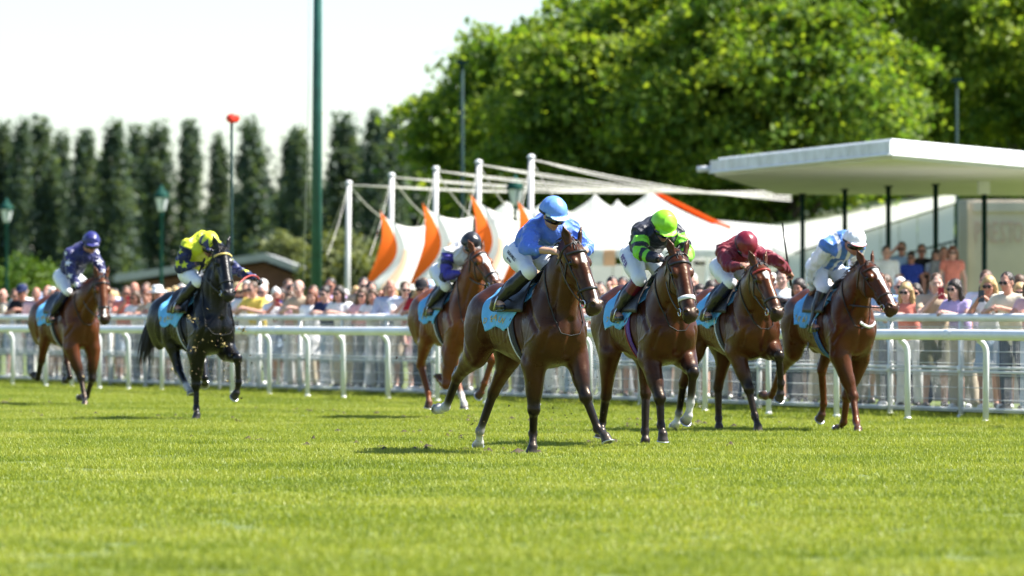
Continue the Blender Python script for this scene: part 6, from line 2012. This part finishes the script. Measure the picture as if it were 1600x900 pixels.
# white martingale strap on the liver chestnut's breast
S = HORSES[3]; o = []; d = []
for i in range(13):
    an = R(-4 + 34 * i / 12)
    o.append((.35, 0, 1.26)); d.append(unit((math.cos(an), math.sin(an), -.05 - .12 * math.sin(math.pi * i / 12))))
q = trace(S['field'], np.array(o), np.array(d), .7, .004)
MB().band(q, np.array(d), .03, .008).build('martingale_strap', M_WHITESTRAP, S['root'], True)
# ------------------------------------------------------------------ turf thrown up by the hooves
M_CLOD = pmat('turf_clod', (.045, .030, .015), rough=.95, var=.5, scale=20)
M_STRAWBIT = pmat('dry_grass_bit', (.34, .26, .10), rough=.9, var=.4, scale=20)
mb = MB(); r_ = random.Random(5)
def clod(p, s, m):
    n0 = [Vector((r_.gauss(0, 1), r_.gauss(0, 1), r_.gauss(0, 1))).normalized() * s * r_.uniform(.5, 1.3) for _ in range(4)]
    mb.add([p + v for v in n0], [(0, 1, 2), (0, 3, 1), (0, 2, 3), (1, 3, 2)], m)
def spray(uc, vc, su, sv, Z, n, smin, smax, straw=.2):
    for _ in range(n):
        v = min(r_.gauss(vc, sv), 690); p = px2w(r_.gauss(uc, su), v, Z + r_.uniform(-.8, .8))
        if p.z > .03: clod(p, r_.uniform(smin, smax) * (2 if r_.random() < .07 else 1), 1 if r_.random() < straw else 0)
spray(345, 560, 45, 50, 67.0, 150, .006, .016, .35); spray(345, 530, 22, 18, 66.9, 42, .007, .015, .6); spray(430, 540, 55, 55, 67.5, 60, .006, .014)
spray(735, 668, 16, 14, 52.6, 130, .004, .010, .3); spray(865, 662, 26, 20, 52, 110, .004, .011, .2); spray(800, 600, 60, 45, 51.5, 130, .004, .010, .1)
spray(890, 610, 55, 40, 51.5, 70, .004, .010, .1); spray(700, 560, 50, 60, 66, 60, .005, .012, .2); spray(440, 380, 70, 90, 66, 26, .006, .013, .1); spray(120, 610, 25, 14, 78, 30, .006, .014, .6)
for (u, v, Z) in ((378, 514, 66.8), (300, 497, 66.9), (302, 545, 66.9), (352, 540, 66.8), (340, 665, 66), (372, 660, 66)):
    for _ in range(16): clod(px2w(u, v, Z) + Vector((r_.gauss(0, .03), r_.gauss(0, .03), r_.gauss(0, .02))), r_.uniform(.012, .03), 1 if r_.random() < .6 else 0)
tag(mb.build('flying_turf', [M_CLOD, M_STRAWBIT]), 'dark turf crumbs and dry grass flying from the hooves', kind='stuff')

# scuffed soil where hooves have cut the turf
mb = MB(); r_ = random.Random(8)
for S in HORSES:
    for k in range(26):
        q = S['rig'].M @ Vector((r_.uniform(-7.5, .8), r_.gauss(0, .35), 0)); a0 = r_.uniform(0, 6.28); s0 = r_.uniform(.025, .08)
        pts = [(q.x + math.cos(a0 + i) * s0 * r_.uniform(.6, 1.2), q.y + math.sin(a0 + i) * s0 * r_.uniform(.8, 2.0), .012 + r_.uniform(0, .012)) for i in np.linspace(0, 5.5, 7)]
        mb.add(pts + [(q.x, q.y, .03 + r_.uniform(0, .035))], [(i, (i + 1) % 7, 7) for i in range(7)], 0)
tag(mb.build('hoof_marks', [M_CLOD, M_STRAWBIT]), 'dark scuffs of bare soil cut by the hooves', kind='stuff')
